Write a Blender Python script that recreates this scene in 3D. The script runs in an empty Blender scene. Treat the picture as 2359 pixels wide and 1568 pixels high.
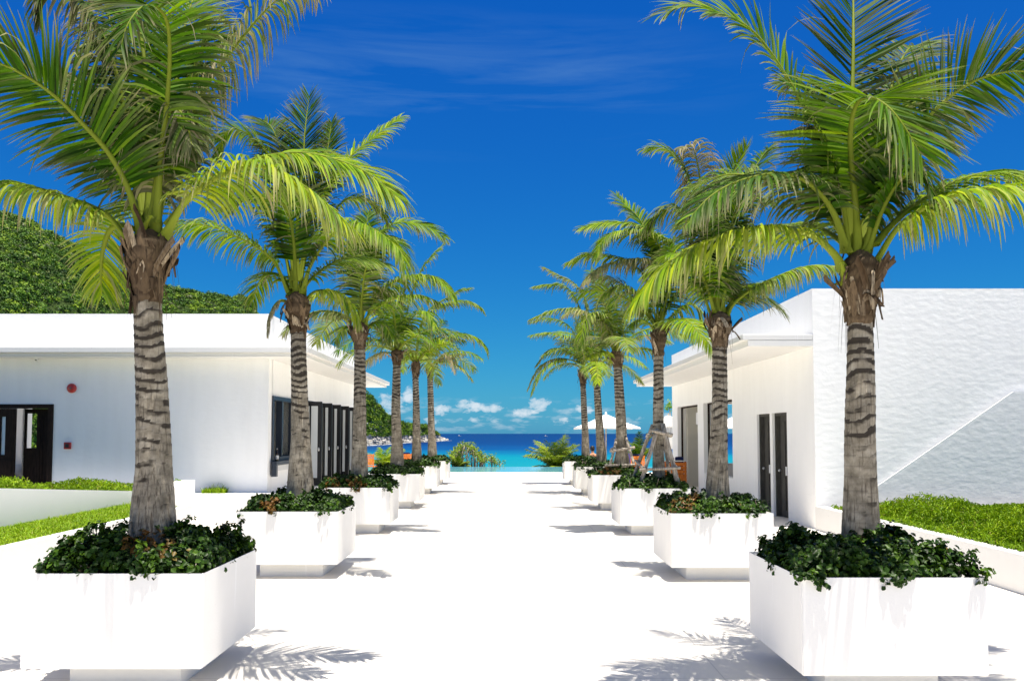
import bpy, bmesh, math, random
import numpy as np
from mathutils import Vector, Matrix

random.seed(7)
RNG = np.random.default_rng(11)
SC = bpy.context.scene
COL = SC.collection
R = math.radians

# ------------------------------------------------------------------ camera
F = 1960.0; PITCH = R(3.12); CXP, CYP = 1170.0, 891.0; HCAM = 1.75
CAM = np.array([0.0, 0.0, HCAM])
def at(u, v, Y):
    """point in the place seen at photograph position (u, v) when it stands Y metres ahead"""
    c, s = math.cos(PITCH), math.sin(PITCH)
    dx = u - CXP; dv = v - CYP
    d = np.array([dx, F * c + dv * s, F * s - dv * c])
    return CAM + d * (Y / d[1])
cam = bpy.data.cameras.new('camera'); cam_o = bpy.data.objects.new('camera', cam); COL.objects.link(cam_o)
cam_o.location = CAM; cam_o.rotation_euler = (math.pi / 2 + PITCH, 0, 0)
cam.sensor_width = 36; cam.lens = F / 2359 * 36
cam.shift_x = (1179.5 - CXP) / 2359; cam.shift_y = (CYP - 784) / 2359
cam.clip_end = 60000; cam.clip_start = 0.05
SC.camera = cam_o

# ------------------------------------------------------------------ helpers
def tag(o, label=None, cat=None, group=None, kind=None):
    if label: o['label'] = label
    if cat: o['category'] = cat
    if group: o['group'] = group
    if kind: o['kind'] = kind
    return o
def empty(name, loc, label=None, cat=None, group=None, rz=0):
    o = bpy.data.objects.new(name, None); COL.objects.link(o); o.location = loc
    o.rotation_euler = (0, 0, rz); o.empty_display_size = .1
    bpy.context.view_layer.update()
    return tag(o, label, cat, group)
def put(name, me, mat, parent=None, world=True):
    if mat:
        me.materials.clear()
        for m in (mat if isinstance(mat, (list, tuple)) else [mat]): me.materials.append(m)
    o = bpy.data.objects.new(name, me); COL.objects.link(o)
    if parent is not None:
        o.parent = parent
        if world:
            def wm(p): return Matrix.Identity(4) if p is None else wm(p.parent) @ p.matrix_parent_inverse @ Matrix.Translation(p.location) @ p.rotation_euler.to_matrix().to_4x4()
            o.matrix_parent_inverse = wm(parent).inverted()
    return o
def mesh_np(name, V, Q, tint=None, smooth=False):
    V = np.asarray(V, np.float32).reshape(-1, 3); Q = np.asarray(Q, np.int32)
    k = Q.shape[1]
    me = bpy.data.meshes.new(name)
    me.vertices.add(len(V)); me.vertices.foreach_set('co', V.ravel())
    me.loops.add(Q.size); me.loops.foreach_set('vertex_index', Q.ravel())
    me.polygons.add(len(Q)); me.polygons.foreach_set('loop_start', np.arange(0, Q.size, k, dtype=np.int32))
    if smooth: me.polygons.foreach_set('use_smooth', np.ones(len(Q), bool))
    if tint is not None:
        a = me.attributes.new('tint', 'FLOAT_COLOR', 'POINT')
        t = np.ones((len(V), 4), np.float32); t[:, :3] = tint
        a.data.foreach_set('color', t.ravel())
    me.update(calc_edges=True); me.validate()
    return me
class MB:
    """collects boxes, bars, tubes and lathes and links them as one mesh"""
    def __init__(s): s.bm = bmesh.new()
    def box(s, x0, x1, y0, y1, z0, z1, bevel=0):
        vs = [s.bm.verts.new((x, y, z)) for x in (x0, x1) for y in (y0, y1) for z in (z0, z1)]
        f = [(0, 1, 3, 2), (4, 6, 7, 5), (0, 4, 5, 1), (2, 3, 7, 6), (0, 2, 6, 4), (1, 5, 7, 3)]
        fs = [s.bm.faces.new([vs[i] for i in q]) for q in f]
        if bevel:
            es = list({e for fc in fs for e in fc.edges})
            bmesh.ops.bevel(s.bm, geom=es, offset=bevel, segments=2, affect='EDGES', profile=.6)
        return s
    def prism(s, pts, y0, y1):
        """outline in (x, z), extruded along y"""
        a = [s.bm.verts.new((x, y0, z)) for x, z in pts]; b = [s.bm.verts.new((x, y1, z)) for x, z in pts]
        s.bm.faces.new(a); s.bm.faces.new(b[::-1]); n = len(pts)
        for i in range(n): s.bm.faces.new((a[i], b[i], b[(i + 1) % n], a[(i + 1) % n]))
        return s
    def prism_x(s, pts, x0, x1):
        a = [s.bm.verts.new((x0, y, z)) for y, z in pts]; b = [s.bm.verts.new((x1, y, z)) for y, z in pts]
        s.bm.faces.new(a); s.bm.faces.new(b[::-1]); n = len(pts)
        for i in range(n): s.bm.faces.new((a[i], b[i], b[(i + 1) % n], a[(i + 1) % n]))
        return s
    def tube(s, pts, rad, n=8, wob=0.0):
        pts = [Vector(p) for p in pts]; rings = []
        rad = rad if isinstance(rad, (list, tuple)) else [rad] * len(pts)
        for i, p in enumerate(pts):
            t = (pts[min(i + 1, len(pts) - 1)] - pts[max(i - 1, 0)]).normalized()
            a = t.orthogonal().normalized() if abs(t.z) > .95 else t.cross(Vector((0, 0, 1))).normalized()
            b = t.cross(a)
            rings.append([s.bm.verts.new(p + (a * math.cos(k * 2 * math.pi / n) + b * math.sin(k * 2 * math.pi / n)) * rad[i] * (1 + wob * random.uniform(-1, 1))) for k in range(n)])
        for i in range(len(rings) - 1):
            for k in range(n):
                f = s.bm.faces.new((rings[i][k], rings[i][(k + 1) % n], rings[i + 1][(k + 1) % n], rings[i + 1][k])); f.smooth = True
        s.bm.faces.new(rings[0][::-1]); s.bm.faces.new(rings[-1])
        return s
    def lathe(s, c, prof, n=24):
        rings = [[s.bm.verts.new((c[0] + r * math.cos(k * 2 * math.pi / n), c[1] + r * math.sin(k * 2 * math.pi / n), c[2] + z)) for k in range(n)] for r, z in prof]
        for i in range(len(rings) - 1):
            for k in range(n):
                f = s.bm.faces.new((rings[i][k], rings[i][(k + 1) % n], rings[i + 1][(k + 1) % n], rings[i + 1][k])); f.smooth = True
        s.bm.faces.new(rings[0][::-1]); s.bm.faces.new(rings[-1])
        return s
    def build(s, name, mat, parent=None):
        bmesh.ops.recalc_face_normals(s.bm, faces=s.bm.faces)
        me = bpy.data.meshes.new(name); s.bm.to_mesh(me); s.bm.free()
        return put(name, me, mat, parent)

# ------------------------------------------------------------------ materials
class NT:
    def __init__(s, name):
        s.m = bpy.data.materials.new(name); s.m.use_nodes = True; s.t = s.m.node_tree; s.t.nodes.clear()
        s.out = s.n('ShaderNodeOutputMaterial')
    def n(s, typ, **kw):
        x = s.t.nodes.new(typ)
        for k, v in kw.items():
            if k.startswith('_'): x.inputs[int(k[1:])].default_value = v
            else: setattr(x, k, v)
        return x
    def l(s, a, b): s.t.links.new(a, b)
    def math(s, op, a, b=None, c=None, clamp=False):
        x = s.n('ShaderNodeMath', operation=op); x.use_clamp = clamp
        for i, v in enumerate((a, b, c)):
            if v is None: continue
            if hasattr(v, 'links') or hasattr(v, 'is_linked'): s.l(v, x.inputs[i])
            else: x.inputs[i].default_value = v
        return x.outputs[0]
    def mix(s, f, a, b, blend='MIX'):
        x = s.n('ShaderNodeMix', data_type='RGBA', blend_type=blend)
        for i, v in ((0, f), (6, a), (7, b)):
            if hasattr(v, 'is_linked'): s.l(v, x.inputs[i])
            else: x.inputs[i].default_value = v if i == 0 else (tuple(v) + (1,) if len(v) == 3 else v)
        return x.outputs[2]
    def ramp(s, f, stops):
        x = s.n('ShaderNodeValToRGB'); e = x.color_ramp.elements
        while len(e) < len(stops): e.new(.5)
        for i, (p, c) in enumerate(stops):
            e[i].position = p; e[i].color = tuple(c) + (1,) if len(c) == 3 else c
        s.l(f, x.inputs[0]); return x.outputs[0]
    def noise(s, vec, scale, detail=4, rough=.55, dist=0):
        x = s.n('ShaderNodeTexNoise'); x.inputs['Scale'].default_value = scale; x.inputs['Detail'].default_value = detail
        x.inputs['Roughness'].default_value = rough; x.inputs['Distortion'].default_value = dist
        if vec is not None: s.l(vec, x.inputs['Vector'])
        return x.outputs['Fac']
    def map(s, vec, sc=(1, 1, 1), loc=(0, 0, 0)):
        x = s.n('ShaderNodeMapping'); x.inputs['Scale'].default_value = sc; x.inputs['Location'].default_value = loc
        s.l(vec, x.inputs['Vector']); return x.outputs[0]
    def coord(s, w='Object'): return s.n('ShaderNodeTexCoord').outputs[w]
    def pos(s): return s.n('ShaderNodeNewGeometry').outputs['Position']
    def bump(s, h, strength, dist):
        x = s.n('ShaderNodeBump'); x.inputs['Strength'].default_value = strength; x.inputs['Distance'].default_value = dist
        s.l(h, x.inputs['Height']); return x.outputs[0]
    def bsdf(s, col, rough=.6, spec=.3, normal=None, metal=0):
        x = s.n('ShaderNodeBsdfPrincipled')
        if hasattr(col, 'is_linked'): s.l(col, x.inputs['Base Color'])
        else: x.inputs['Base Color'].default_value = tuple(col) + (1,)
        if hasattr(rough, 'is_linked'): s.l(rough, x.inputs['Roughness'])
        else: x.inputs['Roughness'].default_value = rough
        x.inputs['Specular IOR Level'].default_value = spec; x.inputs['Metallic'].default_value = metal
        if normal is not None: s.l(normal, x.inputs['Normal'])
        return x.outputs[0]
    def fin(s, sh): s.l(sh, s.out.inputs[0]); return s.m

def m_simple(name, col, rough=.55, spec=.3, var=.15, scale=6, metal=0, bump=0):
    t = NT(name); p = t.pos(); n = t.noise(p, scale)
    c = t.mix(n, [c * (1 - var) for c in col], [min(1, c * (1 + var)) for c in col])
    return t.fin(t.bsdf(c, rough, spec, t.bump(n, bump, .01) if bump else None, metal))
def m_stucco():
    t = NT('white_stucco'); p = t.pos()
    big = t.noise(t.map(p, (1, 1, 1.7)), 6.5, 2, .45); fine = t.noise(p, 38, 4, .6)
    dirt = t.noise(t.map(p, (2.2, 2.2, .35)), 1.6, 5, .65)
    c = t.ramp(dirt, [(.25, (.88, .872, .85)), (.6, (.92, .915, .895))])
    st = t.noise(t.map(p, (9, 9, .25)), 1.3, 3, .6)
    c = t.mix(t.math('MULTIPLY', t.ramp(st, [(.62, (0, 0, 0)), (.8, (1, 1, 1))]), .05), c, (.60, .58, .52))
    h = t.math('ADD', t.math('MULTIPLY', big, 1.0), t.math('MULTIPLY', fine, .10))
    return t.fin(t.bsdf(c, .8, .15, t.bump(h, .30, .020)))
def m_paint():
    t = NT('white_paint'); p = t.pos()
    st = t.noise(t.map(p, (13, 13, .5)), 1.0, 4, .6); d = t.noise(p, 5, 5, .6); fine = t.noise(p, 60, 3, .6)
    c = t.mix(d, (.70, .695, .68), (.75, .745, .73))
    c = t.mix(t.math('MULTIPLY', t.ramp(st, [(.55, (0, 0, 0)), (.75, (1, 1, 1))]), .16), c, (.66, .655, .62))
    c = t.mix(t.math('MULTIPLY', t.ramp(st, [(.28, (1, 1, 1)), (.36, (0, 0, 0))]), .7), c, (.84, .84, .84))
    sp = t.noise(p, 19, 1, .5); c = t.mix(t.ramp(sp, [(.79, (0, 0, 0)), (.83, (.5, .5, .5))]), c, (.42, .41, .38))
    return t.fin(t.bsdf(c, .62, .25, t.bump(fine, .25, .004)))
def m_ground():
    t = NT('pale_terrazzo'); p = t.pos()
    d = t.noise(p, .9, 6, .65); g = t.noise(p, 120, 2, .5)
    c = t.mix(d, (.74, .70, .63), (.83, .785, .71)); c = t.mix(t.math('MULTIPLY', g, .35), c, (.64, .60, .54))
    br = t.n('ShaderNodeTexBrick'); br.offset = 0; br.inputs['Scale'].default_value = 1; br.inputs['Brick Width'].default_value = 1.55
    br.inputs['Row Height'].default_value = 1.55; br.inputs['Mortar Size'].default_value = .006; br.inputs['Mortar Smooth'].default_value = .2
    t.l(p, br.inputs['Vector'])
    c = t.mix(t.math('MULTIPLY', br.outputs['Fac'], .55), c, (.45, .44, .42))
    return t.fin(t.bsdf(c, .7, .2, t.bump(g, .15, .003)))
def m_leaf():
    t = NT('palm_leaf'); a = t.n('ShaderNodeAttribute', attribute_name='tint'); s = t.n('ShaderNodeSeparateColor'); t.l(a.outputs['Color'], s.inputs[0])
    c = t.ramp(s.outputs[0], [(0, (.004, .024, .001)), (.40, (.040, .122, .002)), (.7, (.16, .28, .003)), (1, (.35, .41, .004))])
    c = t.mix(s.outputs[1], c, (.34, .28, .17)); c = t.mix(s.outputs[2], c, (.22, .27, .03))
    b = t.bsdf(c, .55, .07)
    tr = t.n('ShaderNodeBsdfTranslucent'); t.l(t.mix(.25, c, (.20, .32, .004)), tr.inputs[0])
    mx = t.n('ShaderNodeMixShader'); mx.inputs[0].default_value = .30
    t.l(b, mx.inputs[1]); t.l(tr.outputs[0], mx.inputs[2]); return t.fin(mx.outputs[0])
def m_shrub(name, dark, mid, light, dry, trans=.18, rough=.4):
    t = NT(name); a = t.n('ShaderNodeAttribute', attribute_name='tint'); s = t.n('ShaderNodeSeparateColor'); t.l(a.outputs['Color'], s.inputs[0])
    c = t.ramp(s.outputs[0], [(0, dark), (.55, mid), (1, light)]); c = t.mix(s.outputs[1], c, dry)
    b = t.bsdf(c, rough, .22); tr = t.n('ShaderNodeBsdfTranslucent'); t.l(c, tr.inputs[0])
    mx = t.n('ShaderNodeMixShader'); mx.inputs[0].default_value = trans
    t.l(b, mx.inputs[1]); t.l(tr.outputs[0], mx.inputs[2]); return t.fin(mx.outputs[0])
def m_bark():
    t = NT('palm_bark'); p = t.coord('Object'); oi = t.n('ShaderNodeObjectInfo')
    off = t.n('ShaderNodeCombineXYZ'); t.l(t.math('MULTIPLY', oi.outputs['Random'], 37.0), off.inputs[0]); t.l(t.math('MULTIPLY', oi.outputs['Random'], 11.0), off.inputs[1])
    v = t.n('ShaderNodeVectorMath', operation='ADD'); t.l(p, v.inputs[0]); t.l(off.outputs[0], v.inputs[1]); q = v.outputs[0]
    a = t.n('ShaderNodeAttribute', attribute_name='tint'); s = t.n('ShaderNodeSeparateColor'); t.l(a.outputs['Color'], s.inputs[0])
    ring, up = s.outputs[0], s.outputs[1]            # ring phase 0..1 and height 0..1
    base = t.ramp(t.noise(q, 9, 5, .65), [(.3, (.12, .102, .074)), (.52, (.255, .222, .168)), (.75, (.42, .378, .30))])
    fis = t.noise(t.map(q, (70, 70, 5)), 1.0, 3, .6)
    base = t.mix(t.math('MULTIPLY', t.ramp(fis, [(.36, (1, 1, 1)), (.47, (0, 0, 0))]), t.math('SUBTRACT', .95, t.math('MULTIPLY', up, .6))), base, (.07, .055, .042))
    mask = t.noise(t.map(q, (6, 6, 10)), 1.0, 2, .5)
    mk = t.ramp(t.math('ADD', mask, t.math('MULTIPLY', t.math('SUBTRACT', t.math('MINIMUM', up, .8), .56), .46)), [(.445, (0, 0, 0)), (.54, (1, 1, 1))])
    dk = t.ramp(t.math('ADD', ring, t.math('ADD', t.math('MULTIPLY', t.math('SUBTRACT', t.noise(q, 30, 3), .5), .35), t.math('MULTIPLY', t.math('SUBTRACT', t.noise(t.map(q, (3, 3, 8)), 1, 2), .5), 1.1))), [(.48, (0, 0, 0)), (.66, (1, 1, 1))])
    base = t.mix(t.math('MULTIPLY', t.math('MULTIPLY', dk, mk), .92), base, (.022, .017, .013))
    thin = t.ramp(ring, [(.68, (0, 0, 0)), (.92, (1, 1, 1))])
    base = t.mix(t.math('MULTIPLY', thin, t.math('ADD', .18, t.math('MULTIPLY', up, .5))), base, (.06, .048, .038))
    h = t.math('ADD', fis, t.math('MULTIPLY', t.noise(q, 30, 4), .6))
    return t.fin(t.bsdf(base, .85, .15, t.bump(h, .6, .008)))
def m_fibre():
    t = NT('palm_fibre'); a = t.n('ShaderNodeAttribute', attribute_name='tint'); s = t.n('ShaderNodeSeparateColor'); t.l(a.outputs['Color'], s.inputs[0])
    p = t.coord('Object'); n = t.noise(t.map(p, (60, 60, 14)), 1.0, 4, .65)
    c = t.ramp(s.outputs[0], [(0, (.04, .024, .013)), (.5, (.15, .105, .062)), (1, (.42, .34, .235))])
    c = t.mix(t.ramp(n, [(.35, (.75, .75, .75)), (.55, (0, 0, 0))]), c, (.06, .04, .025))
    return t.fin(t.bsdf(c, .85, .1, t.bump(n, .5, .006)))
def m_oldwood(name, a, b):
    t = NT(name); p = t.pos(); n = t.noise(t.map(p, (38, 38, 5)), 1.0, 5, .7)
    return t.fin(t.bsdf(t.mix(t.ramp(n, [(.36, (0, 0, 0)), (.62, (1, 1, 1))]), a, b), .8, .15, t.bump(n, .5, .006)))
def m_sea():
    t = NT('sea_water'); p = t.pos(); sx = t.n('ShaderNodeSeparateXYZ'); t.l(p, sx.inputs[0])
    y, x = sx.outputs[1], sx.outputs[0]
    k = t.math('DIVIDE', 15.75 * 1960, t.math('MAXIMUM', y, 60))       # steepness of the bottom: shelf colours go with distance from shore
    w = t.noise(t.map(p, (.0016, .0035, 1)), 1.0, 4, .6); w2 = t.noise(t.map(p, (.008, .03, 1)), 1.0, 4, .6)
    k2 = t.math('ADD', k, t.math('ADD', t.math('MULTIPLY', t.math('SUBTRACT', w, .5), 22), t.math('MULTIPLY', t.math('SUBTRACT', w2, .5), 14)))
    f = t.math('DIVIDE', k2, 90, clamp=True)
    c = t.ramp(f, [(0, (.001, .012, .070)), (.22, (.001, .016, .092)), (.40, (.001, .042, .15)), (.49, (.001, .11, .21)), (.60, (.001, .19, .235)), (1, (.01, .22, .23))])
    rp = t.noise(t.map(p, (.35, .12, 1)), 1.0, 4, .6)
    c = t.mix(t.math('MULTIPLY', rp, .28), c, (.0, .02, .09))
    return t.fin(t.bsdf(c, .35, .06, t.bump(rp, .2, .3)))
def m_pool():
    t = NT('pool_water'); p = t.pos(); n = t.noise(t.map(p, (1.2, .8, 1)), 1.4, 4, .6)
    c = t.mix(n, (.08, .30, .40), (.17, .47, .55))
    return t.fin(t.bsdf(c, .08, .35, t.bump(n, .35, .02)))
def m_glass(name, col, rough=.04):
    t = NT(name); p = t.pos(); n = t.noise(p, 3)
    return t.fin(t.bsdf(t.mix(n, col, [c * 1.1 for c in col]), rough, .7))
def m_rock():
    t = NT('shore_rock'); p = t.pos(); n = t.noise(p, .12, 6, .65)
    c = t.ramp(n, [(.3, (.10, .09, .08)), (.48, (.30, .28, .25)), (.65, (.52, .50, .47))])
    return t.fin(t.bsdf(c, .85, .1, t.bump(n, .6, 1.5)))
def m_soil(name='hill_soil', a=(.018, .035, .010), b=(.05, .075, .02), s=.3):
    t = NT(name); n = t.noise(t.pos(), s, 6, .7); return t.fin(t.bsdf(t.mix(n, a, b), .95, .05))

M = dict(stucco=m_stucco(), paint=m_paint(), ground=m_ground(), leaf=m_leaf(), bark=m_bark(), fibre=m_fibre(),
    shrub=m_shrub('planter_leaf', (.008, .022, .003), (.030, .075, .005), (.11, .20, .010), (.19, .085, .02), .2, .45),
    grass=m_shrub('lime_grass', (.05, .12, .003), (.19, .33, .005), (.36, .47, .010), (.34, .27, .08), .3, .5),
    forest=m_shrub('forest_leaf', (.009, .034, .003), (.065, .155, .007), (.22, .32, .014), (.20, .22, .10), .12, .6),
    bush=m_shrub('bush_leaf', (.06, .13, .02), (.20, .32, .03), (.42, .50, .08), (.4, .3, .15), .3, .5),
    soil=m_soil('dark_soil', (.03, .022, .015), (.07, .05, .035), 8), hill=m_soil(), slope=m_soil('slope_soil', (.05, .07, .025), (.12, .13, .05), .2),
    oldwood=m_oldwood('weathered_wood', (.16, .13, .10), (.46, .41, .34)), orange=m_oldwood('orange_wood', (.50, .12, .02), (.68, .22, .045)),
    darkwood=m_oldwood('dark_brown_wood', (.012, .008, .006), (.03, .018, .013)), greywood=m_oldwood('grey_painted_wood', (.055, .052, .045), (.09, .085, .075)),
    black=m_simple('black_frame', (.012, .012, .014), .4, .4), navyframe=m_simple('navy_frame', (.02, .028, .045), .4, .4),
    glass=m_glass('pale_glass', (.68, .71, .72), .12), darkglass=m_glass('dark_glass', (.10, .10, .09), .05), steel=m_simple('brushed_steel', (.6, .6, .6), .3, .5, .1, 20, 1),
    red=m_simple('red_enamel', (.42, .03, .025), .35, .5), canvas=m_simple('white_canvas', (.80, .80, .79), .8, .1, .03, 4), navy=m_simple('navy_fabric', (.015, .02, .07), .9, .1, .3, 20),
    purple=m_simple('purple_fabric', (.16, .12, .42), .9, .1, .2, 20), skin=m_simple('skin', (.50, .24, .14), .5, .3, .08, 12), hair=m_simple('dark_hair', (.012, .009, .008), .5, .3),
    vase=m_simple('dark_clay', (.035, .03, .03), .5, .35, .3, 10), cream=m_simple('cream_plaster', (.62, .59, .50), .85, .1, .04, 3), plastic=m_simple('white_plastic', (.75, .75, .75), .4, .4, .03),
    bottle=m_glass('amber_glass', (.05, .03, .015), .05), wash=m_simple('whitewash', (.88, .875, .86), .8, .15, .03, 3), sea=m_sea(), pool=m_pool(), rock=m_rock(), foam=m_simple('sea_foam', (.85, .87, .88), .9, .1, .1, .2), stem=m_simple('grey_stem', (.36, .29, .24), .8, .1, .3, 20),
    tile=m_simple('pool_tile', (.10, .22, .25), .3, .4, .2, 9))

# ------------------------------------------------------------------ world and sun
SUN_EL = 82.0
w = bpy.data.worlds.new('World'); SC.world = w; w.use_nodes = True
wt = w.node_tree; wt.nodes.clear()
class WN(NT):
    def __init__(s): s.t = wt
W = WN()
sky = W.n('ShaderNodeTexSky'); sky.sky_type = 'NISHITA'; sky.sun_disc = False
sky.sun_elevation = R(SUN_EL); sky.sun_rotation = R(152); sky.altitude = 20; sky.air_density = 1.0; sky.dust_density = .3; sky.ozone_density = 3.0
g = W.n('ShaderNodeNewGeometry').outputs['Incoming']
sx = W.n('ShaderNodeSeparateXYZ'); tc = W.coord('Generated'); W.l(tc, sx.inputs[0])
az = W.math('ARCTAN2', sx.outputs[0], sx.outputs[1]); el = W.math('ARCSINE', sx.outputs[2])
# deep polarised blue
sep = W.n('ShaderNodeSeparateColor'); W.l(sky.outputs[0], sep.inputs[0])
comb = W.n('ShaderNodeCombineColor')
for i, (gain, gam) in enumerate(((.112, 1.85), (.342, 1.16), (.415, .50))):
    W.l(W.math('MULTIPLY', W.math('POWER', W.math('MULTIPLY', sep.outputs[i], .1), gam), gain * 10 * 1.0), comb.inputs[i])
skyc = comb.outputs[0]
def v3(x, y, z):
    c = W.n('ShaderNodeCombineXYZ')
    for i, q in enumerate((x, y, z)):
        if hasattr(q, 'is_linked'): W.l(q, c.inputs[i])
        else: c.inputs[i].default_value = q
    return c.outputs[0]
# small fair-weather cumulus low over the horizon
cv = v3(W.math('MULTIPLY', az, 55), W.math('MULTIPLY', el, 95), 3.7)
cn = W.noise(cv, 1.0, 7, .62, .3); cbig = W.noise(v3(W.math('MULTIPLY', az, 11), W.math('MULTIPLY', el, 24), 8.1), 1.0, 2, .5)
def blob(a0, e0, ra, re):
    d = W.math('ADD', W.math('POWER', W.math('DIVIDE', W.math('SUBTRACT', az, a0), ra), 2.0), W.math('POWER', W.math('DIVIDE', W.math('SUBTRACT', el, e0), re), 2.0))
    return W.math('MAXIMUM', W.math('SUBTRACT', 1.0, d), 0.0)
acc = None
def azel(u, v): return (u - CXP) / F, (998 - v) / F
for u, v, ru, rv in ((1085, 935, 62, 26), (1140, 942, 62, 18), (1240, 930, 50, 24), (1205, 950, 60, 16), (905, 925, 60, 36), (945, 915, 34, 40), (1020, 945, 45, 18), (1340, 942, 50, 18), (1120, 968, 110, 14), (1300, 968, 120, 14), (880, 955, 70, 20), (1530, 965, 40, 20), (990, 970, 60, 14), (640, 930, 90, 40), (1900, 940, 120, 40), (1470, 968, 60, 14)):
    a0, e0 = azel(u, v)
    b = W.math('MULTIPLY', blob(a0, e0, ru * .72 / F, rv * .9 / F), 1.1 if rv > 15 else .5)
    acc = b if acc is None else W.math('MAXIMUM', acc, b)
dens = W.math('ADD', W.math('MULTIPLY', acc, .62), W.math('SUBTRACT', W.math('MULTIPLY', W.math('SUBTRACT', cn, .5), 1.9), .34))
dens = W.math('MULTIPLY', dens, W.math('MULTIPLY', acc, 6.0, clamp=True))
cm = W.ramp(dens, [(.0, (0, 0, 0)), (.16, (.5, .5, .5)), (.42, (.93, .93, .93))])
low = W.math('MULTIPLY', W.ramp(W.noise(v3(W.math('MULTIPLY', az, 34), W.math('MULTIPLY', el, 120), 9.2), 1.0, 6, .62), [(.50, (0, 0, 0)), (.72, (1, 1, 1))]), W.math('MULTIPLY', blob(0, .020, 3.0, .024), .55))
cm = W.math('MAXIMUM', cm, low)
# thin cirrus streaks higher up
ci = W.noise(v3(W.math('ADD', W.math('MULTIPLY', az, 2.6), W.math('MULTIPLY', el, 1.2)), W.math('MULTIPLY', el, 30), 1.3), 1.0, 6, .6, .5)
cimask = W.math('MULTIPLY', blob(-.10, .395, .42, .085), 1.0)
cm2 = W.math('MULTIPLY', W.math('MULTIPLY', W.ramp(ci, [(.45, (0, 0, 0)), (.75, (1, 1, 1))]), cimask), .30)
hz = W.math('POWER', W.math('SUBTRACT', 1.0, W.math('MULTIPLY', W.math('MAXIMUM', el, 0.0), 1.9), clamp=True), 5.0)
overhead_fill = W.n('ShaderNodeMapRange'); overhead_fill.interpolation_type = 'SMOOTHSTEP'; overhead_fill.inputs[1].default_value = R(36); overhead_fill.inputs[2].default_value = R(62); W.l(el, overhead_fill.inputs[0])
vn = W.noise(v3(W.math('MULTIPLY', sx.outputs[0], 3.0), W.math('MULTIPLY', sx.outputs[1], 3.0), 0.0), 1.0, 4, .6)      # white glow above the view, added to brighten and neutralise shadows
skyc = W.mix(W.math('MULTIPLY', overhead_fill.outputs[0], W.math('ADD', .45, W.math('MULTIPLY', vn, .8)), clamp=True), skyc, (3.9, 3.72, 3.4))
skyc = W.mix(cm2, skyc, (1.0, 2.0, 3.3)); skyc = W.mix(cm, skyc, (3.6, 4.1, 4.5))
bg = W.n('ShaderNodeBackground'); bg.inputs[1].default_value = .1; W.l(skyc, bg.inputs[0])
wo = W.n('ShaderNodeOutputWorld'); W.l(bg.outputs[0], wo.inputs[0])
sun = bpy.data.lights.new('sun', 'SUN'); sun.energy = 5.0; sun.angle = R(.5); sun.color = (1, .94, .85)
so = bpy.data.objects.new('sun', sun); COL.objects.link(so); so.rotation_euler = Vector((math.sin(R(90 - SUN_EL)) * .5, -math.sin(R(90 - SUN_EL)) * .95, math.sin(R(SUN_EL)))).to_track_quat('Z', 'Y').to_euler(); so.location = (0, -5, 40)
SC.view_settings.view_transform = 'Standard'; SC.view_settings.look = 'None'; SC.view_settings.exposure = 1.0; SC.view_settings.gamma = 1
SC.cycles.max_bounces = 8; SC.cycles.diffuse_bounces = 4; SC.cycles.transmission_bounces = 4; SC.cycles.use_denoising = True

# ------------------------------------------------------------------ setting
def sheet(name, x0, x1, y0, y1, z, mat, nx=1, ny=1, fn=None):
    xs = np.linspace(x0, x1, nx + 1); ys = np.linspace(y0, y1, ny + 1)
    X, Y = np.meshgrid(xs, ys); Z = np.full_like(X, z) if fn is None else fn(X, Y)
    V = np.stack([X, Y, Z], -1).reshape(-1, 3); i = np.arange(nx * ny); r, c = i // nx, i % nx; a = r * (nx + 1) + c
    Q = np.stack([a, a + 1, a + nx + 2, a + nx + 1], 1)
    return tag(put(name, mesh_np(name, V, Q), mat), kind='structure')
sheet('terrace', -45, 45, -12, 38.5, 0, M['ground'])
tag(bpy.data.objects['terrace'], 'pale stone terrace running between the two rows of planters')
def terr(X, Y):
    d = np.maximum(Y - 46.9, 0)
    return -2.05 - np.where(d > 0, np.minimum(d * .17 + 0, 16), 0) + .25 * np.sin(X * .7) * np.minimum(d / 8, 1)
sheet('terrain', -700, 700, -60, 160, 0, M['slope'], 100, 100, terr)
sheet('sea', -30000, 30000, 70, 45000, -14, M['sea'])
mb = MB().box(-16, 16, 38.5, 46.6, -1.6, -1.5); mb.box(-16.2, 16.2, 46.6, 46.8, -2.0, -.075); mb.box(-16.2, -16, 38.5, 46.6, -1.5, 0); mb.box(16, 16.2, 38.5, 46.6, -1.5, 0)
mb.box(-16, 16, 38.503, 38.6, -1.5, -.004)
pool = empty('swimming_pool', (0, 41.5, -1.6), 'infinity pool with thin far rim at the end of the white terrace', 'pool')
mb.build('basin', M['tile'], pool)
ps = sheet('water', -15.99, 15.99, 38.61, 46.59, -.07, M['pool']); ps.parent = pool; ps.matrix_parent_inverse = Matrix.Translation(pool.location).inverted()
del ps['kind']

# ------------------------------------------------------------------ leaf makers
Z3 = np.array([0, 0, 1.0])
def nrm(v): return v / np.maximum(np.linalg.norm(v, axis=-1, keepdims=True), 1e-9)
def spline(P, m):
    P = np.asarray(P, float); Q = np.vstack([2 * P[0] - P[1], P, 2 * P[-1] - P[-2]]); out = []
    for i in range(len(P) - 1):
        p0, p1, p2, p3 = Q[i:i + 4]; t = np.linspace(0, 1, 16, endpoint=False)[:, None]
        out.append(.5 * (2 * p1 + (p2 - p0) * t + (2 * p0 - 5 * p1 + 4 * p2 - p3) * t ** 2 + (3 * p1 - p0 - 3 * p2 + p3) * t ** 3))
    out = np.vstack(out + [P[-1:]]); d = np.r_[0, np.cumsum(np.linalg.norm(np.diff(out, axis=0), axis=1))]
    u = np.linspace(0, d[-1], m); return np.stack([np.interp(u, d, out[:, k]) for k in range(3)], 1), d[-1]
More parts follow.
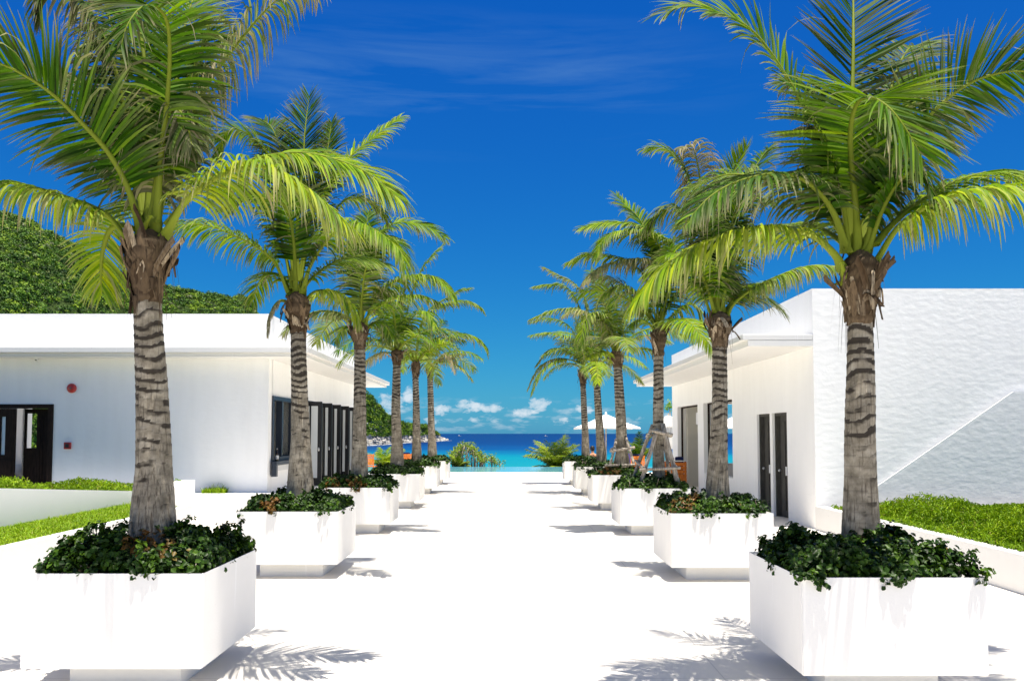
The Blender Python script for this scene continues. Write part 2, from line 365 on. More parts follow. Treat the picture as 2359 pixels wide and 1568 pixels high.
def frond(P, A, n=70, L=.45, droop=.8, twist=0, dry=0, w=.020, s0=.2, r0=.030, tone=.5, curl=0, rng=None, wind=(0, 0, 0), lift=.12, broken=.05):
    rng = rng or RNG; m = 40
    C, length = spline(P, m); T = nrm(np.gradient(C, axis=0))
    A = np.array([A[0], A[1], 0.0]); A /= np.linalg.norm(A)
    S = np.cross(A, Z3); N0 = nrm(np.cross(S[None], T)); S0 = nrm(np.cross(T, N0))
    tw = np.radians(twist) * np.linspace(.25, 1, m)[:, None] if np.isscalar(twist) else np.radians(np.interp(np.linspace(0, 1, m), np.linspace(0, 1, len(twist)), twist))[:, None]
    Sm = S0 * np.cos(tw) + N0 * np.sin(tw); Nm = N0 * np.cos(tw) - S0 * np.sin(tw)
    # rachis
    k = 6; sv = np.linspace(0, 1, m); rr = r0 * ((1 - sv) ** .75 * .9 + .07); flat = 1 + 1.7 * np.exp(-sv / .06)
    an = np.linspace(0, 2 * np.pi, k, endpoint=False)
    RV = C[:, None] + Sm[:, None] * (np.cos(an)[None, :, None] * (rr * flat)[:, None, None]) + Nm[:, None] * (np.sin(an)[None, :, None] * (rr * .8)[:, None, None])
    i, j = np.meshgrid(np.arange(m - 1), np.arange(k), indexing='ij')
    RQ = np.stack([i * k + j, i * k + (j + 1) % k, (i + 1) * k + (j + 1) % k, (i + 1) * k + j], -1).reshape(-1, 4)
    Vs = [RV.reshape(-1, 3)]; Qs = [RQ]; ti = np.zeros((m * k, 3)); ti[:, 0] = tone; ti[:, 1] = dry * .5 ; ti[:, 2] = .9; Ts = [ti]
    # leaflets
    K = 6; tt = np.linspace(0, 1, K)
    for side in (-1, 1):
        s = s0 + (1 - s0) * np.clip((np.arange(n) + rng.uniform(-.3, .3, n)) / (n - 1), 0, 1)
        keep = rng.random(n) > .03; s = s[keep]; nn = len(s)
        idx = s * (m - 1); f = lambda X: np.stack([np.interp(idx, np.arange(m), X[:, c]) for c in range(3)], 1)
        p, t, S_, N_ = f(C), nrm(f(T)), nrm(f(Sm)), nrm(f(Nm))
        q = (s - s0) / (1 - s0)
        Ln = L * (.42 + .58 * np.sin(np.pi * np.clip(q * .80 + .14, 0, 1))) * rng.uniform(.82, 1.08, nn) * np.where(q > .9, .8, 1)
        ang = np.radians(78 - 50 * q ** 1.2) + rng.normal(0, .06, nn)
        d = nrm(side * S_ * np.sin(ang)[:, None] + t * np.cos(ang)[:, None] + N_ * (lift + rng.normal(0, .06, nn))[:, None])
        dr = droop * rng.uniform(.65, 1.35, nn); brk = rng.random(nn) < broken; dr = np.where(brk, dr + 1.6, dr)
        wd = w * rng.uniform(.8, 1.15, nn) * (1 - .35 * q)
        roll = rng.normal(0, .35, nn); pos = p.copy(); pts = []
        cu = curl * rng.uniform(.4, 1.4, nn)
        toneL = np.clip(tone + rng.normal(0, .16, nn), 0, 1); dryL = np.clip(dry + rng.normal(0, .10, nn) + brk * .35, 0, 1)
        for kk in range(K):
            nb = nrm(np.cross(d, t)); wv = nrm(np.cross(nb, d)); wv = wv * np.cos(roll)[:, None] + nb * np.sin(roll)[:, None]
            prof = (.5, .95, 1, .85, .55, .06)[kk]
            pts.append(np.stack([pos - wv * (wd * prof * .5)[:, None], pos + wv * (wd * prof * .5)[:, None]], 1))
            dt = 1 / (K - 1); g_ = dr * dt * (.45 + 1.5 * tt[kk])
            d = nrm(d + (-Z3)[None] * g_[:, None] - t * (cu * dt)[:, None] - N_ * (cu * dt * .8 * tt[kk])[:, None] + np.array(wind)[None] * dt)
            pos = pos + d * (Ln * dt)[:, None]
        V = np.stack(pts, 1)                        # nn, K, 2, 3
        b = np.arange(nn)[:, None] * (K * 2) + np.arange(K - 1)[None] * 2
        Q = np.stack([b, b + 1, b + 3, b + 2], -1).reshape(-1, 4)
        ti = np.zeros((nn, K, 2, 3)); ti[..., 0] = (toneL[:, None] * (1 - .1 * tt[None]))[..., None]
        ti[..., 1] = np.clip(dryL[:, None] + (tt[None] ** 4) * rng.uniform(.1, .9, nn)[:, None], 0, 1)[..., None]
        Vs.append(V.reshape(-1, 3)); Qs.append(Q); Ts.append(ti.reshape(-1, 3))
    o = 0; QQ = []
    for v, q in zip(Vs, Qs): QQ.append(q + o); o += len(v)
    return mesh_np('frond', np.vstack(Vs), np.vstack(QQ), np.vstack(Ts))
def leaf_cloud(c, d, size, tone, dry, rng, asp=.6, name='foliage'):
    """many folded leaves: centres c, facing d"""
    n = len(c); d = nrm(d); a = nrm(np.cross(d, rng.normal(size=(n, 3)))); b = np.cross(d, a); s = np.asarray(size)[:, None]
    fold = .28
    base = c - a * s; tip = c + a * s - d * s * .25
    l1 = c - a * s * .25 + b * s * asp + d * s * fold; l2 = c + a * s * .5 + b * s * asp * .75 + d * s * fold * .7
    r1 = c - a * s * .25 - b * s * asp + d * s * fold; r2 = c + a * s * .5 - b * s * asp * .75 + d * s * fold * .7
    V = np.stack([base, l1, l2, tip, r2, r1], 1).reshape(-1, 3); o = np.arange(n)[:, None] * 6
    Q = np.vstack([o + np.array([[0, 3, 2, 1]]), o + np.array([[0, 5, 4, 3]])])
    t = np.zeros((n, 6, 3)); t[..., 0] = np.clip(tone, 0, 1)[:, None]; t[..., 1] = np.clip(dry, 0, 1)[:, None]
    return mesh_np(name, V, Q, t.reshape(-1, 3))

# ------------------------------------------------------------------ palms
def trunk_mesh(pts, rads, ring=.075, n=32, seed=0):
    rng = np.random.default_rng(seed); C, ln = spline(pts, int(max(40, np.linalg.norm(np.array(pts[-1]) - np.array(pts[0])) / .0125)))
    m = len(C); s = np.linspace(0, 1, m); rad = np.interp(s, np.linspace(0, 1, len(rads)), rads)
    an = np.linspace(0, 2 * np.pi, n, endpoint=False)
    A, Sg = np.meshgrid(an, s * ln)
    ph = rng.uniform(0, 6, 6)
    warp = .018 * np.sin(A + ph[0] + Sg * 3) + .012 * np.sin(2 * A + ph[1] + Sg * 5) + .010 * np.sin(Sg * 17 + ph[2]) + .006 * np.sin(3 * A + Sg * 11 + ph[3])
    y = (Sg + warp) / ring; fr = y - np.floor(y)
    rr = rad[:, None] * (1 + .050 * (fr - .5) * np.clip(s * 1.4 - .15, .12, 1)[:, None] + .02 * np.sin(3 * A + Sg * 4 + ph[4]) + .012 * np.sin(7 * A + Sg * 9 + ph[5]))
    V = np.stack([C[:, 0:1] + rr * np.cos(A), C[:, 1:2] + rr * np.sin(A), np.repeat(C[:, 2:3], n, 1)], -1).reshape(-1, 3)
    i, j = np.meshgrid(np.arange(m - 1), np.arange(n), indexing='ij')
    Q = np.stack([i * n + j, i * n + (j + 1) % n, (i + 1) * n + (j + 1) % n, (i + 1) * n + j], -1).reshape(-1, 4)
    t = np.stack([fr, np.repeat(s[:, None], n, 1), np.zeros_like(fr)], -1).reshape(-1, 3)
    return mesh_np('trunk', V, Q, t, True)
def sheath_mesh(c0, c1, r0, r1, sc, seed, flaps=26):
    """torn brown leaf bases wrapped round the top of the trunk"""
    rng = np.random.default_rng(seed); Vs, Qs, Ts = [], [], []; o = 0
    c0, c1 = np.array(c0), np.array(c1); m, n = 18, 28
    s = np.linspace(0, 1, m); an = np.linspace(0, 2 * np.pi, n, endpoint=False)
    prof = np.interp(s, [0, .25, .6, .85, 1], [r0 * 1.0, r0 * 1.12, r1 * .98, r1 * .88, r1 * .30])
    nz = rng.normal(0, .06, (m, n)); nz = (nz + np.roll(nz, 1, 1) + np.roll(nz, -1, 1)) / 2
    rr = prof[:, None] * (1 + nz); C = c0 + (c1 - c0) * s[:, None]
    V = np.stack([C[:, 0:1] + rr * np.cos(an), C[:, 1:2] + rr * np.sin(an), np.repeat(C[:, 2:3], n, 1)], -1).reshape(-1, 3)
    i, j = np.meshgrid(np.arange(m - 1), np.arange(n), indexing='ij')
    Q = np.stack([i * n + j, i * n + (j + 1) % n, (i + 1) * n + (j + 1) % n, (i + 1) * n + j], -1).reshape(-1, 4)
    Vs.append(V); Qs.append(Q); Ts.append(np.c_[np.repeat(rng.uniform(.1, .55, m), n), np.zeros((m * n, 2))]); o = len(V)
    H = np.linalg.norm(c1 - c0)
    for f in range(flaps):
        a0 = rng.uniform(0, 2 * np.pi); wd = rng.uniform(.5, 1.3); z0 = rng.uniform(-.02, .62); h = rng.uniform(.16, .5); out = rng.uniform(.0, .55) * rng.random()
        if f % 3 == 0: wd = rng.uniform(.14, .34); out = rng.uniform(.4, 1.1); h = rng.uniform(.25, .5); z0 = rng.uniform(.3, .75)
        mm, nn = 7, 6; u = np.linspace(0, 1, mm)[:, None]; v = np.linspace(-.5, .5, nn)[None]
        narrow = 1 - u ** 1.4 * rng.uniform(.3, .95); lean = rng.uniform(-.6, .6)
        aa = a0 + v * wd * narrow + lean * u; zz = z0 + h * u + .05 * np.sin(v * 6 + f)
        if rng.random() < .35: zz = z0 + h * (u - 1.5 * u ** 2.2) + 0 * v
        base = np.interp(np.clip(zz, 0, 1), [0, .25, .6, .85, 1], [r0 * 1.04, r0 * 1.17, r1 * .98, r1 * .92, r1 * .7])
        rr = base + r1 * out * u ** 1.8 + r1 * .04 * np.cos(v * 9 + f)
        cx = c0[0] + (c1[0] - c0[0]) * zz; cy = c0[1] + (c1[1] - c0[1]) * zz
        V = np.stack([cx + rr * np.cos(aa), cy + rr * np.sin(aa), c0[2] + H * zz], -1).reshape(-1, 3)
        i, j = np.meshgrid(np.arange(mm - 1), np.arange(nn - 1), indexing='ij')
        Q = np.stack([i * nn + j, i * nn + j + 1, (i + 1) * nn + j + 1, (i + 1) * nn + j], -1).reshape(-1, 4) + o
        Vs.append(V); Qs.append(Q); Ts.append(np.c_[np.full(mm * nn, rng.choice([.05, .2, .35, .5, .6, .95])), np.zeros((mm * nn, 2))]); o += mm * nn
    for f in range(flaps // 2):                                       # loose hanging fibres
        a0 = rng.uniform(0, 2 * np.pi); z0 = rng.uniform(.2, .9); u = np.linspace(0, 1, 6)
        rr = np.interp(z0, [0, .6, 1], [r0, r1, r1]) * (1 + .45 * u * rng.uniform(.3, 1.2)); zz = c0[2] + H * (z0 + .1 * u - rng.uniform(.3, .9) * u ** 2)
        P = np.stack([c0[0] + (c1[0] - c0[0]) * z0 + rr * np.cos(a0 + u * rng.uniform(-.5, .5)), c0[1] + (c1[1] - c0[1]) * z0 + rr * np.sin(a0), zz], 1)
        wv = np.array([-math.sin(a0), math.cos(a0), 0]) * sc * .006
        V = np.stack([P - wv * (1 - u * .8)[:, None], P + wv * (1 - u * .8)[:, None]], 1).reshape(-1, 3); b = np.arange(5)[:, None] * 2 + o
        Vs.append(V); Qs.append(np.c_[b, b + 1, b + 3, b + 2]); Ts.append(np.c_[np.full(12, .25), np.zeros((12, 2))]); o += 12
    return mesh_np('leaf_sheath', np.vstack(Vs), np.vstack(Qs), np.vstack(Ts))

CROP = dict(C1=(.4514, 0, 0), C7=(.4514, 1494, 0), A=(.3762, 471.8, 196.6), B=(.3008, 747, 432.5), C=(.2507, 1195.2, 550.4), D=(.3008, 1297.4, 314.5))
def palm(label, Yc, base, top, rads, crown, fronds, seed, nmul=1.0, fl=26, sheath=(1.15, 1.62), extra=0, Lsc=1.0, extra_el=(20, 80), ext_len=1.5):
    """base, top, crown: photograph positions of trunk foot, trunk top and frond root, all on the trunk's own distance"""
    rng = np.random.default_rng(seed)
    b, t, c = at(*base, Yc), at(*top, Yc), at(*crown, Yc)
    root = empty('palm_tree', b, label, 'palm tree', 'palms growing in the white planters')
    mid = (b + t) / 2 + np.array([rng.normal(0, .008), rng.normal(0, .02), 0])
    low = b * .88 + t * .12 + np.array([0, 0, 0])
    foot = b - np.array([0, 0, .12])
    sc = Yc / F
    me = trunk_mesh([foot, low, mid, t], [r * sc for r in rads], .082, 36 if Yc < 12 else 20, seed)
    for v in me.vertices: v.co -= Vector(b)
    tr = put('trunk', me, M['bark'], root, world=False)
    rt = rads[-1] * sc
    sh = sheath_mesh(t - np.array([0, 0, .02]), c + np.array([0, 0, .10]), rt * 1.02, rt * sheath[1], 1, seed, fl)
    put('leaf_sheath', sh, M['fibre'], root)
    for crop, P, dy, o in fronds:
        s_, ox, oy = CROP[crop]; k = len(P); P3 = []
        sv = np.linspace(0, 1, k)
        for i, (x, y) in enumerate(P):
            P3.append(at(ox + s_ * x, oy + s_ * y, Yc + (dy * sv[i] ** 1.1 if np.isscalar(dy) else np.interp(sv[i], np.linspace(0, 1, len(dy)), dy))))
        P3 = np.array(P3); o = dict(o); ln = np.linalg.norm(np.diff(P3, axis=0), axis=1).sum()
        A = o.pop('A', None)
        if A is None: A = (P3[-1] - P3[0])[:2]
        L = o.pop('L', .45) * Lsc * 1.15; o.setdefault('n', int(max(24, min(125, ln / (.0175 if Yc < 12 else .024 if Yc < 17 else .030)))))
        o.setdefault('w', .0245 if Yc < 12 else .031 if Yc < 17 else .037); o.setdefault('tone', rng.uniform(.35, .75))  # low tones set per frond paint in shade of undersides and crown centre
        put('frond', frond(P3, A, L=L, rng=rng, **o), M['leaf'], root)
    for e in range(extra):
        a = (e * 2.4 + rng.uniform(-.4, .4)) if Yc > 12 else rng.uniform(.35, 2.8); elv = R(rng.uniform(*extra_el)); ln = ext_len * rng.uniform(.8, 1.15)
        h = np.array([math.cos(a), math.sin(a), 0]); P3 = [c]; d = h * math.cos(elv) + Z3 * math.sin(elv); p = c.copy()
        for q in range(5):
            p = p + d * ln / 5; d = nrm(d - Z3 * rng.uniform(.22, .42)); P3.append(p.copy())
        put('frond', frond(np.array(P3), h, n=int(80 if Yc < 12 else 60 if Yc < 17 else 48), L=rng.uniform(.44, .56) * Lsc, droop=rng.uniform(.7, 1.4), tone=rng.uniform(.25, .8), dry=max(0, rng.normal(.08, .16)), w=.021 if Yc < 12 else .032, twist=rng.uniform(-50, 50), rng=rng), M['leaf'], root)
    return root

YL = [5.79, 10.33, 14.86, 19.85, 24.54, 29.1]; YR = [5.63, 10.10, 14.65, 19.35, 24.1, 28.85]
XL0, XL1 = -3.27, -2.05; XR0, XR1 = 1.92, 3.135
CAMF, AWAY = (0, -1), (0, 1)
palm('nearest palm on the left, its long fronds leaving the picture at the top edge', YL[0] + .62, (355, 1232), (340, 692), [56, 40, 35, 30], (343, 560), [
    ('C1', [(725, 1190), (655, 970), (560, 790), (430, 640), (290, 500), (150, 400), (0, 325), (-150, 290)], -.75, dict(L=.52, droop=.35, twist=[-25, -50, -68], tone=.32, lift=.1, n=120)),
    ('C1', [(790, 1190), (808, 980), (825, 760), (850, 550), (866, 300), (852, 110), (790, 35), (715, 45), (650, 130), (620, 230)], [0, -.1, -.2, -.35, -.55, -.8, -1.0, -1.05], dict(A=(-.25, -1), L=.50, droop=.5, tone=.22, curl=.2, broken=.10)),
    ('C1', [(835, 1220), (895, 1110), (960, 1010), (1100, 910), (1270, 850), (1420, 868), (1600, 985), (1760, 1130)], -.55, dict(L=.50, droop=1.5, tone=.78, twist=8, dry=.06, broken=.15)),
    ('C1', [(850, 1150), (960, 1020), (1090, 920), (1210, 850), (1350, 800), (1550, 782), (1760, 830), (1900, 900), (2030, 1010)], -.1, dict(L=.46, droop=.9, tone=.68, twist=-35)),
    ('C1', [(645, 1215), (560, 1110), (480, 1060), (380, 1022), (200, 965), (0, 930), (-180, 940)], -.35, dict(L=.38, droop=2.0, tone=.75, dry=.05, broken=.2)),
    ('C1', [(690, 1170), (620, 1150), (560, 1180), (525, 1280), (515, 1400), (520, 1500)], .35, dict(L=.34, droop=.7, tone=.75, twist=-55, s0=.15)),
    ('C1', [(760, 1150), (705, 850), (660, 500), (610, 250), (540, 60), (430, -80)], .7, dict(L=.46, droop=1.1, tone=.25, dry=.35, curl=.8, A=(-.5, 1), broken=.3)),
    ('C1', [(800, 1150), (880, 800), (980, 560), (1100, 370), (1230, 200), (1370, 40), (1500, -60), (1600, -40)], .55, dict(L=.44, droop=1.2, tone=.35, dry=.30, curl=.9, A=(1, .3), twist=20, broken=.3)),
    ('C1', [(780, 1150), (850, 700), (900, 400), (940, 150), (990, -10), (1060, -90)], .85, dict(L=.48, droop=.6, tone=.55, A=AWAY)),
    ('C1', [(770, 1150), (760, 700), (735, 300), (690, 60), (620, -100), (500, -160)], .45, dict(L=.50, droop=.8, tone=.25, A=(-.4, 1))),
    ('C1', [(775, 1160), (810, 850), (850, 640), (900, 560), (950, 620), (980, 740)], -.25, dict(L=.40, droop=1.6, tone=.3, dry=.22, A=(.3, -1), broken=.4, curl=.4)),
    ('C1', [(750, 1180), (690, 900), (600, 650), (500, 470), (380, 400), (260, 420)], .5, dict(L=.44, droop=1.2, tone=.3, dry=.12)),
    ('C1', [(800, 1150), (860, 820), (960, 480), (1020, 260), (1090, 180), (1170, 190)], .4, dict(L=.42, droop=.9, tone=.5, dry=.1, A=(.8, .6))),
    ('C1', [(680, 900), (600, 400), (480, 100), (330, -60), (240, -40), (200, 60)], -.5, dict(L=.36, droop=1.8, tone=.1, s0=.45, dry=.1, A=(-1, -.3))),
    ('C1', [(735, 1260), (728, 1200), (745, 1140), (775, 1100)], -.12, dict(L=.02, n=4, r0=.045, s0=.9, tone=.8)),
], 21, fl=44, extra=2, extra_el=(25, 80), ext_len=1.7)
palm('nearest palm on the right, one big frond bent over in front of its crown', YR[0] + .6, (1983, 1238), (1982, 742), [45, 35, 32.5, 27], (1982, 608), [
    ('C7', [(1070, 1330), (1062, 1100), (1042, 900), (1030, 720), (1042, 590), (1080, 510), (1135, 497), (1220, 545), (1300, 640), (1390, 790)], [0, -.05, -.15, -.3, -.5, -.75, -.85, -.9], dict(A=(.12, -1), L=.60, droop=.32, tone=.42, twist=[0, 0, 0, 10, -20], s0=.2, n=125)),
    ('C7', [(1045, 1290), (1040, 950), (1038, 620), (1042, 400), (1045, 200), (1045, 0), (1045, -170)], [0, .1, .35, .8], dict(A=AWAY, L=.52, droop=.12, tone=.10, lift=.35, n=100)),
    ('C7', [(1020, 1290), (985, 1000), (880, 690), (750, 470), (650, 310), (560, 190), (470, 115), (340, 60), (200, 25), (100, 60)], -.35, dict(L=.46, droop=.45, tone=.42, twist=[30, 40, 55, 30], n=110)),
    ('C7', [(1110, 1300), (1180, 1000), (1340, 710), (1490, 535), (1650, 420), (1800, 372), (1916, 365), (2060, 390)], -.25, dict(L=.46, droop=.30, tone=.28, twist=[40, 55, 65], n=120)),
    ('C7', [(1165, 1330), (1270, 1165), (1400, 1065), (1550, 1000), (1700, 965), (1850, 960), (2000, 1000), (2140, 1090)], -.55, dict(L=.46, droop=1.6, tone=.72, broken=.12)),
    ('C7', [(1150, 1250), (1270, 1120), (1400, 1020), (1560, 930), (1740, 880), (1916, 890), (2050, 940)], .35, dict(L=.42, droop=1.2, tone=.6, twist=-20)),
    ('C7', [(995, 1385), (955, 1305), (855, 1212), (760, 1178), (600, 1158), (400, 1190), (200, 1275), (50, 1390), (-60, 1530)], -.45, dict(L=.42, droop=1.7, tone=.82, n=110, broken=.08)),
    ('C7', [(1010, 1290), (960, 1120), (880, 990), (760, 900), (620, 890), (450, 930), (320, 1000), (220, 1100)], -.5, dict(L=.44, droop=.9, tone=.2, twist=22)),
    ('C7', [(1030, 1280), (1000, 950), (950, 680), (880, 520), (800, 440), (700, 430)], .5, dict(L=.42, droop=.8, tone=.3)),
    ('C7', [(1090, 1280), (1130, 950), (1200, 600), (1260, 380), (1330, 250), (1420, 230)], .7, dict(L=.42, droop=.6, tone=.25, dry=.08, A=(.5, 1))),
    ('C7', [(1120, 1290), (1180, 1100), (1260, 950), (1340, 880), (1400, 900), (1440, 980)], -.3, dict(L=.34, droop=1.3, tone=.25)),
    ('C7', [(1040, 1280), (1025, 1000), (1035, 760), (1060, 600), (1100, 540), (1150, 560)], .3, dict(L=.46, droop=1.0, tone=.22, A=CAMF)),
    ('C7', [(1015, 1440), (995, 1390), (985, 1340)], -.16, dict(L=.02, n=4, r0=.04, s0=.9, tone=.8)),
], 22, fl=44, extra=2, extra_el=(30, 85), ext_len=1.6)
palm('second palm in the left row, broad yellow-green crown before the corner window', YL[1] + .62, (693, 1128), (687, 766), [33, 22, 18.5, 17], (686, 690), [
    ('A', [(510, 1270), (425, 1080), (300, 980), (180, 920), (60, 870), (-90, 850), (-220, 870)], -.6, dict(L=.46, droop=1.3, tone=.62, twist=-15)),
    ('A', [(555, 1270), (548, 1000), (518, 800), (470, 720), (380, 690), (250, 700), (150, 760)], [0, -.2, -.7, -.9], dict(A=(-.3, -1), L=.58, droop=.35, tone=.28)),
    ('A', [(595, 1290), (640, 1120), (740, 960), (830, 880), (930, 845), (1030, 880), (1130, 950), (1200, 1020), (1225, 1120)], -.9, dict(L=.50, droop=1.4, tone=.6, twist=10, s0=.3)),
    ('A', [(560, 1200), (570, 800), (600, 500), (612, 300), (625, 180), (640, 70)], .6, dict(A=AWAY, L=.46, droop=.15, tone=.18, lift=.4)),
    ('A', [(550, 1200), (530, 800), (490, 500), (430, 300), (380, 230), (310, 205)], .4, dict(L=.42, droop=.5, tone=.2, A=(-.6, 1), s0=.4)),
    ('A', [(545, 1200), (500, 800), (430, 520), (380, 420), (300, 330), (200, 270), (120, 300), (70, 440)], .1, dict(L=.38, droop=.8, tone=.55, s0=.35, twist=-20)),
    ('A', [(590, 1200), (650, 800), (760, 600), (900, 430), (1020, 330), (1110, 260), (1190, 200)], .3, dict(L=.38, droop=.8, tone=.68, twist=-40, s0=.3)),
    ('A', [(575, 1200), (640, 850), (730, 520), (760, 340), (775, 230)], .5, dict(L=.34, droop=.5, tone=.3, s0=.45)),
    ('A', [(530, 1290), (480, 1180), (400, 1150), (330, 1210), (290, 1330)], .5, dict(L=.36, droop=1.0, tone=.55)),
    ('A', [(620, 1310), (680, 1262), (790, 1262), (880, 1330), (940, 1440)], .3, dict(L=.36, droop=1.6, tone=.78, broken=.2)),
    ('A', [(600, 1250), (700, 950), (820, 740), (940, 690), (1060, 740), (1120, 830)], .5, dict(L=.42, droop=1.0, tone=.5)),
    ('A', [(520, 1330), (460, 1320), (410, 1380), (390, 1500)], -.1, dict(L=.26, droop=2.0, tone=.4, dry=.75)),
    ('A', [(540, 1250), (470, 950), (370, 720), (240, 620), (100, 640), (20, 720)], .5, dict(L=.42, droop=1.1, tone=.5, dry=.05)),
], 23, 1.0, 34, extra=2, extra_el=(60, 85), ext_len=1.7)
palm('second palm in the right row, with a pale upright young frond and curled dry one', YR[1] + .6, (1653, 1130), (1658, 798), [28, 20.5, 17.5, 16.5], (1657, 735), [
    ('D', [(1255, 1400), (1300, 1290), (1440, 1172), (1600, 1090), (1800, 1010), (1950, 985), (2080, 990)], -.4, dict(L=.34, droop=2.2, tone=.6, dry=.12, broken=.2, s0=.3)),
    ('D', [(1140, 1390), (1060, 1190), (950, 1095), (850, 1020), (740, 1000), (640, 1050)], .2, dict(L=.40, droop=1.2, tone=.5, dry=.1)),
    ('D', [(1210, 1390), (1240, 1180), (1300, 1000), (1370, 850), (1430, 760), (1520, 720), (1600, 760)], -.6, dict(A=(.7, -1), L=.48, droop=.8, tone=.35, twist=-15)),
    ('D', [(1190, 1350), (1190, 800), (1250, 450), (1310, 250), (1410, 70)], .15, dict(L=.30, droop=.05, tone=.8, s0=.3, A=(.4, 1), lift=.9)),
    ('D', [(1180, 1350), (1110, 800), (1065, 480), (1045, 300), (1015, 150), (985, 70), (900, 90)], -.1, dict(L=.40, droop=1.2, tone=.3, dry=.65, curl=1.6, A=(-.4, -1), s0=.3, broken=.1)),
    ('D', [(1175, 1350), (1060, 650), (950, 300), (870, 175), (770, 95), (650, 95)], .3, dict(L=.38, droop=.9, tone=.5, s0=.4)),
    ('D', [(1210, 1350), (1290, 750), (1400, 370), (1500, 190), (1570, 90)], .5, dict(L=.40, droop=.7, tone=.35, s0=.35)),
    ('D', [(1165, 1350), (1080, 800), (910, 570), (790, 555), (680, 640), (620, 720)], .3, dict(L=.40, droop=1.3, tone=.4, s0=.3)),
    ('D', [(1170, 1390), (1100, 1150), (1020, 980), (920, 900), (800, 910)], -.6, dict(L=.42, droop=1.2, tone=.6)),
    ('D', [(1250, 1350), (1330, 1200), (1440, 1130), (1540, 1150)], .5, dict(L=.36, droop=1.5, tone=.65)),
    ('D', [(1190, 1350), (1230, 900), (1330, 560), (1440, 470), (1560, 500)], -.4, dict(L=.46, droop=1.0, tone=.3, A=(.6, -1))),
    ('D', [(1180, 1350), (1150, 950), (1080, 700), (1000, 640), (920, 700)], -.5, dict(L=.44, droop=1.2, tone=.35, dry=.1)),
], 24, 1.0, 34, extra=3, extra_el=(20, 80), ext_len=1.6)
palm('third palm in the left row, before the dark glazed door leaves', YL[2] + .6, (828, 1088), (829, 802), [21, 15.5, 14, 12.5], (829, 752), [
    ('B', [(310, 1090), (350, 930), (430, 800), (540, 720), (650, 675), (760, 668), (860, 690), (940, 760), (990, 850)], -.7, dict(L=.50, droop=1.5, tone=.6, s0=.28)),
    ('B', [(270, 1090), (272, 800), (263, 640), (240, 520), (190, 460)], [0, -.2, -.9], dict(A=(-.2, -1), L=.58, droop=.7, tone=.22)),
    ('B', [(250, 1100), (212, 960), (120, 850), (0, 800), (-100, 830)], -.3, dict(L=.44, droop=1.8, tone=.72, dry=.06)),
    ('B', [(285, 1080), (330, 700), (400, 400), (500, 290), (610, 262), (720, 275), (830, 320), (925, 380)], .1, dict(L=.50, droop=.8, tone=.55, twist=-35, s0=.4)),
    ('B', [(285, 1080), (310, 650), (350, 380), (460, 365), (560, 420), (610, 540)], -.5, dict(L=.5, droop=1.1, tone=.55, s0=.4, A=(.5, -1))),
    ('B', [(280, 1080), (310, 600), (320, 330), (340, 180)], .5, dict(L=.42, droop=.7, tone=.4, A=AWAY, s0=.4)),
    ('B', [(250, 1110), (190, 1060), (120, 1100), (80, 1180)], .4, dict(L=.34, droop=1.2, tone=.5)),
    ('B', [(310, 1100), (390, 1030), (470, 1060), (520, 1160)], .4, dict(L=.4, droop=1.2, tone=.4)),
], 25, .8, 24, extra=5, extra_el=(25, 85), ext_len=1.7)
palm('fourth palm in the left row, next beyond the canopy corner', YL[3] + .6, (915, 1060), (914, 840), [16, 11.3, 10, 9], (915, 812), [
    ('B', [(580, 1240), (610, 1130), (660, 1015), (730, 950), (800, 962), (845, 1060)], -.8, dict(L=.50, droop=1.4, tone=.6)),
    ('B', [(530, 1240), (470, 1150), (400, 1090), (330, 1050)], -.3, dict(L=.46, droop=1.0, tone=.35)),
    ('B', [(520, 1265), (440, 1260), (370, 1295), (325, 1340)], .2, dict(L=.36, droop=1.6, tone=.5, dry=.75)),
    ('B', [(550, 1230), (535, 1050), (510, 900), (460, 820)], -.8, dict(L=.54, droop=.9, tone=.35, A=(-.2, -1))),
    ('B', [(570, 1230), (660, 850), (740, 640), (830, 520), (905, 440)], .2, dict(L=.42, droop=.9, tone=.6, s0=.35)),
], 26, .7, 20, extra=9, extra_el=(15, 88), ext_len=1.9)
palm('fifth palm in the left row, slim trunk between two others', YL[4] + .6, (960, 1055), (957, 868), [12.5, 9, 7.8, 7], (958, 838), [
    ('B', [(720, 1330), (790, 1250), (870, 1190), (960, 1140), (1060, 1125), (1150, 1140), (1220, 1200), (1245, 1260)], -.3, dict(L=.50, droop=1.2, tone=.6)),
    ('B', [(700, 1320), (740, 1050), (850, 925), (960, 880), (1080, 868), (1170, 900), (1215, 945)], .1, dict(L=.46, droop=1.0, tone=.65, s0=.3)),
    ('B', [(700, 1320), (760, 1000), (860, 890), (960, 835), (1030, 790), (1110, 770)], .4, dict(L=.42, droop=.8, tone=.6, s0=.4)),
    ('B', [(680, 1330), (620, 1250), (570, 1190)], -.3, dict(L=.42, droop=1.2, tone=.5)),
], 27, .6, 18, extra=9, extra_el=(15, 88), ext_len=1.9)
palm('last palm at the far end of the left row beside the pool', YL[5] + .6, (996, 1045), (991, 868), [11.5, 8, 7, 6.6], (991, 842), [
    ('B', [(830, 1350), (900, 1290), (980, 1275), (1060, 1265)], -.2, dict(L=.42, droop=1.4, tone=.5, dry=.3)),
    ('B', [(830, 1360), (930, 1270), (980, 1310), (1000, 1410)], -.5, dict(L=.36, droop=1.8, tone=.5, dry=.9)),
], 28, .6, 16, extra=10, extra_el=(15, 88), ext_len=1.8)
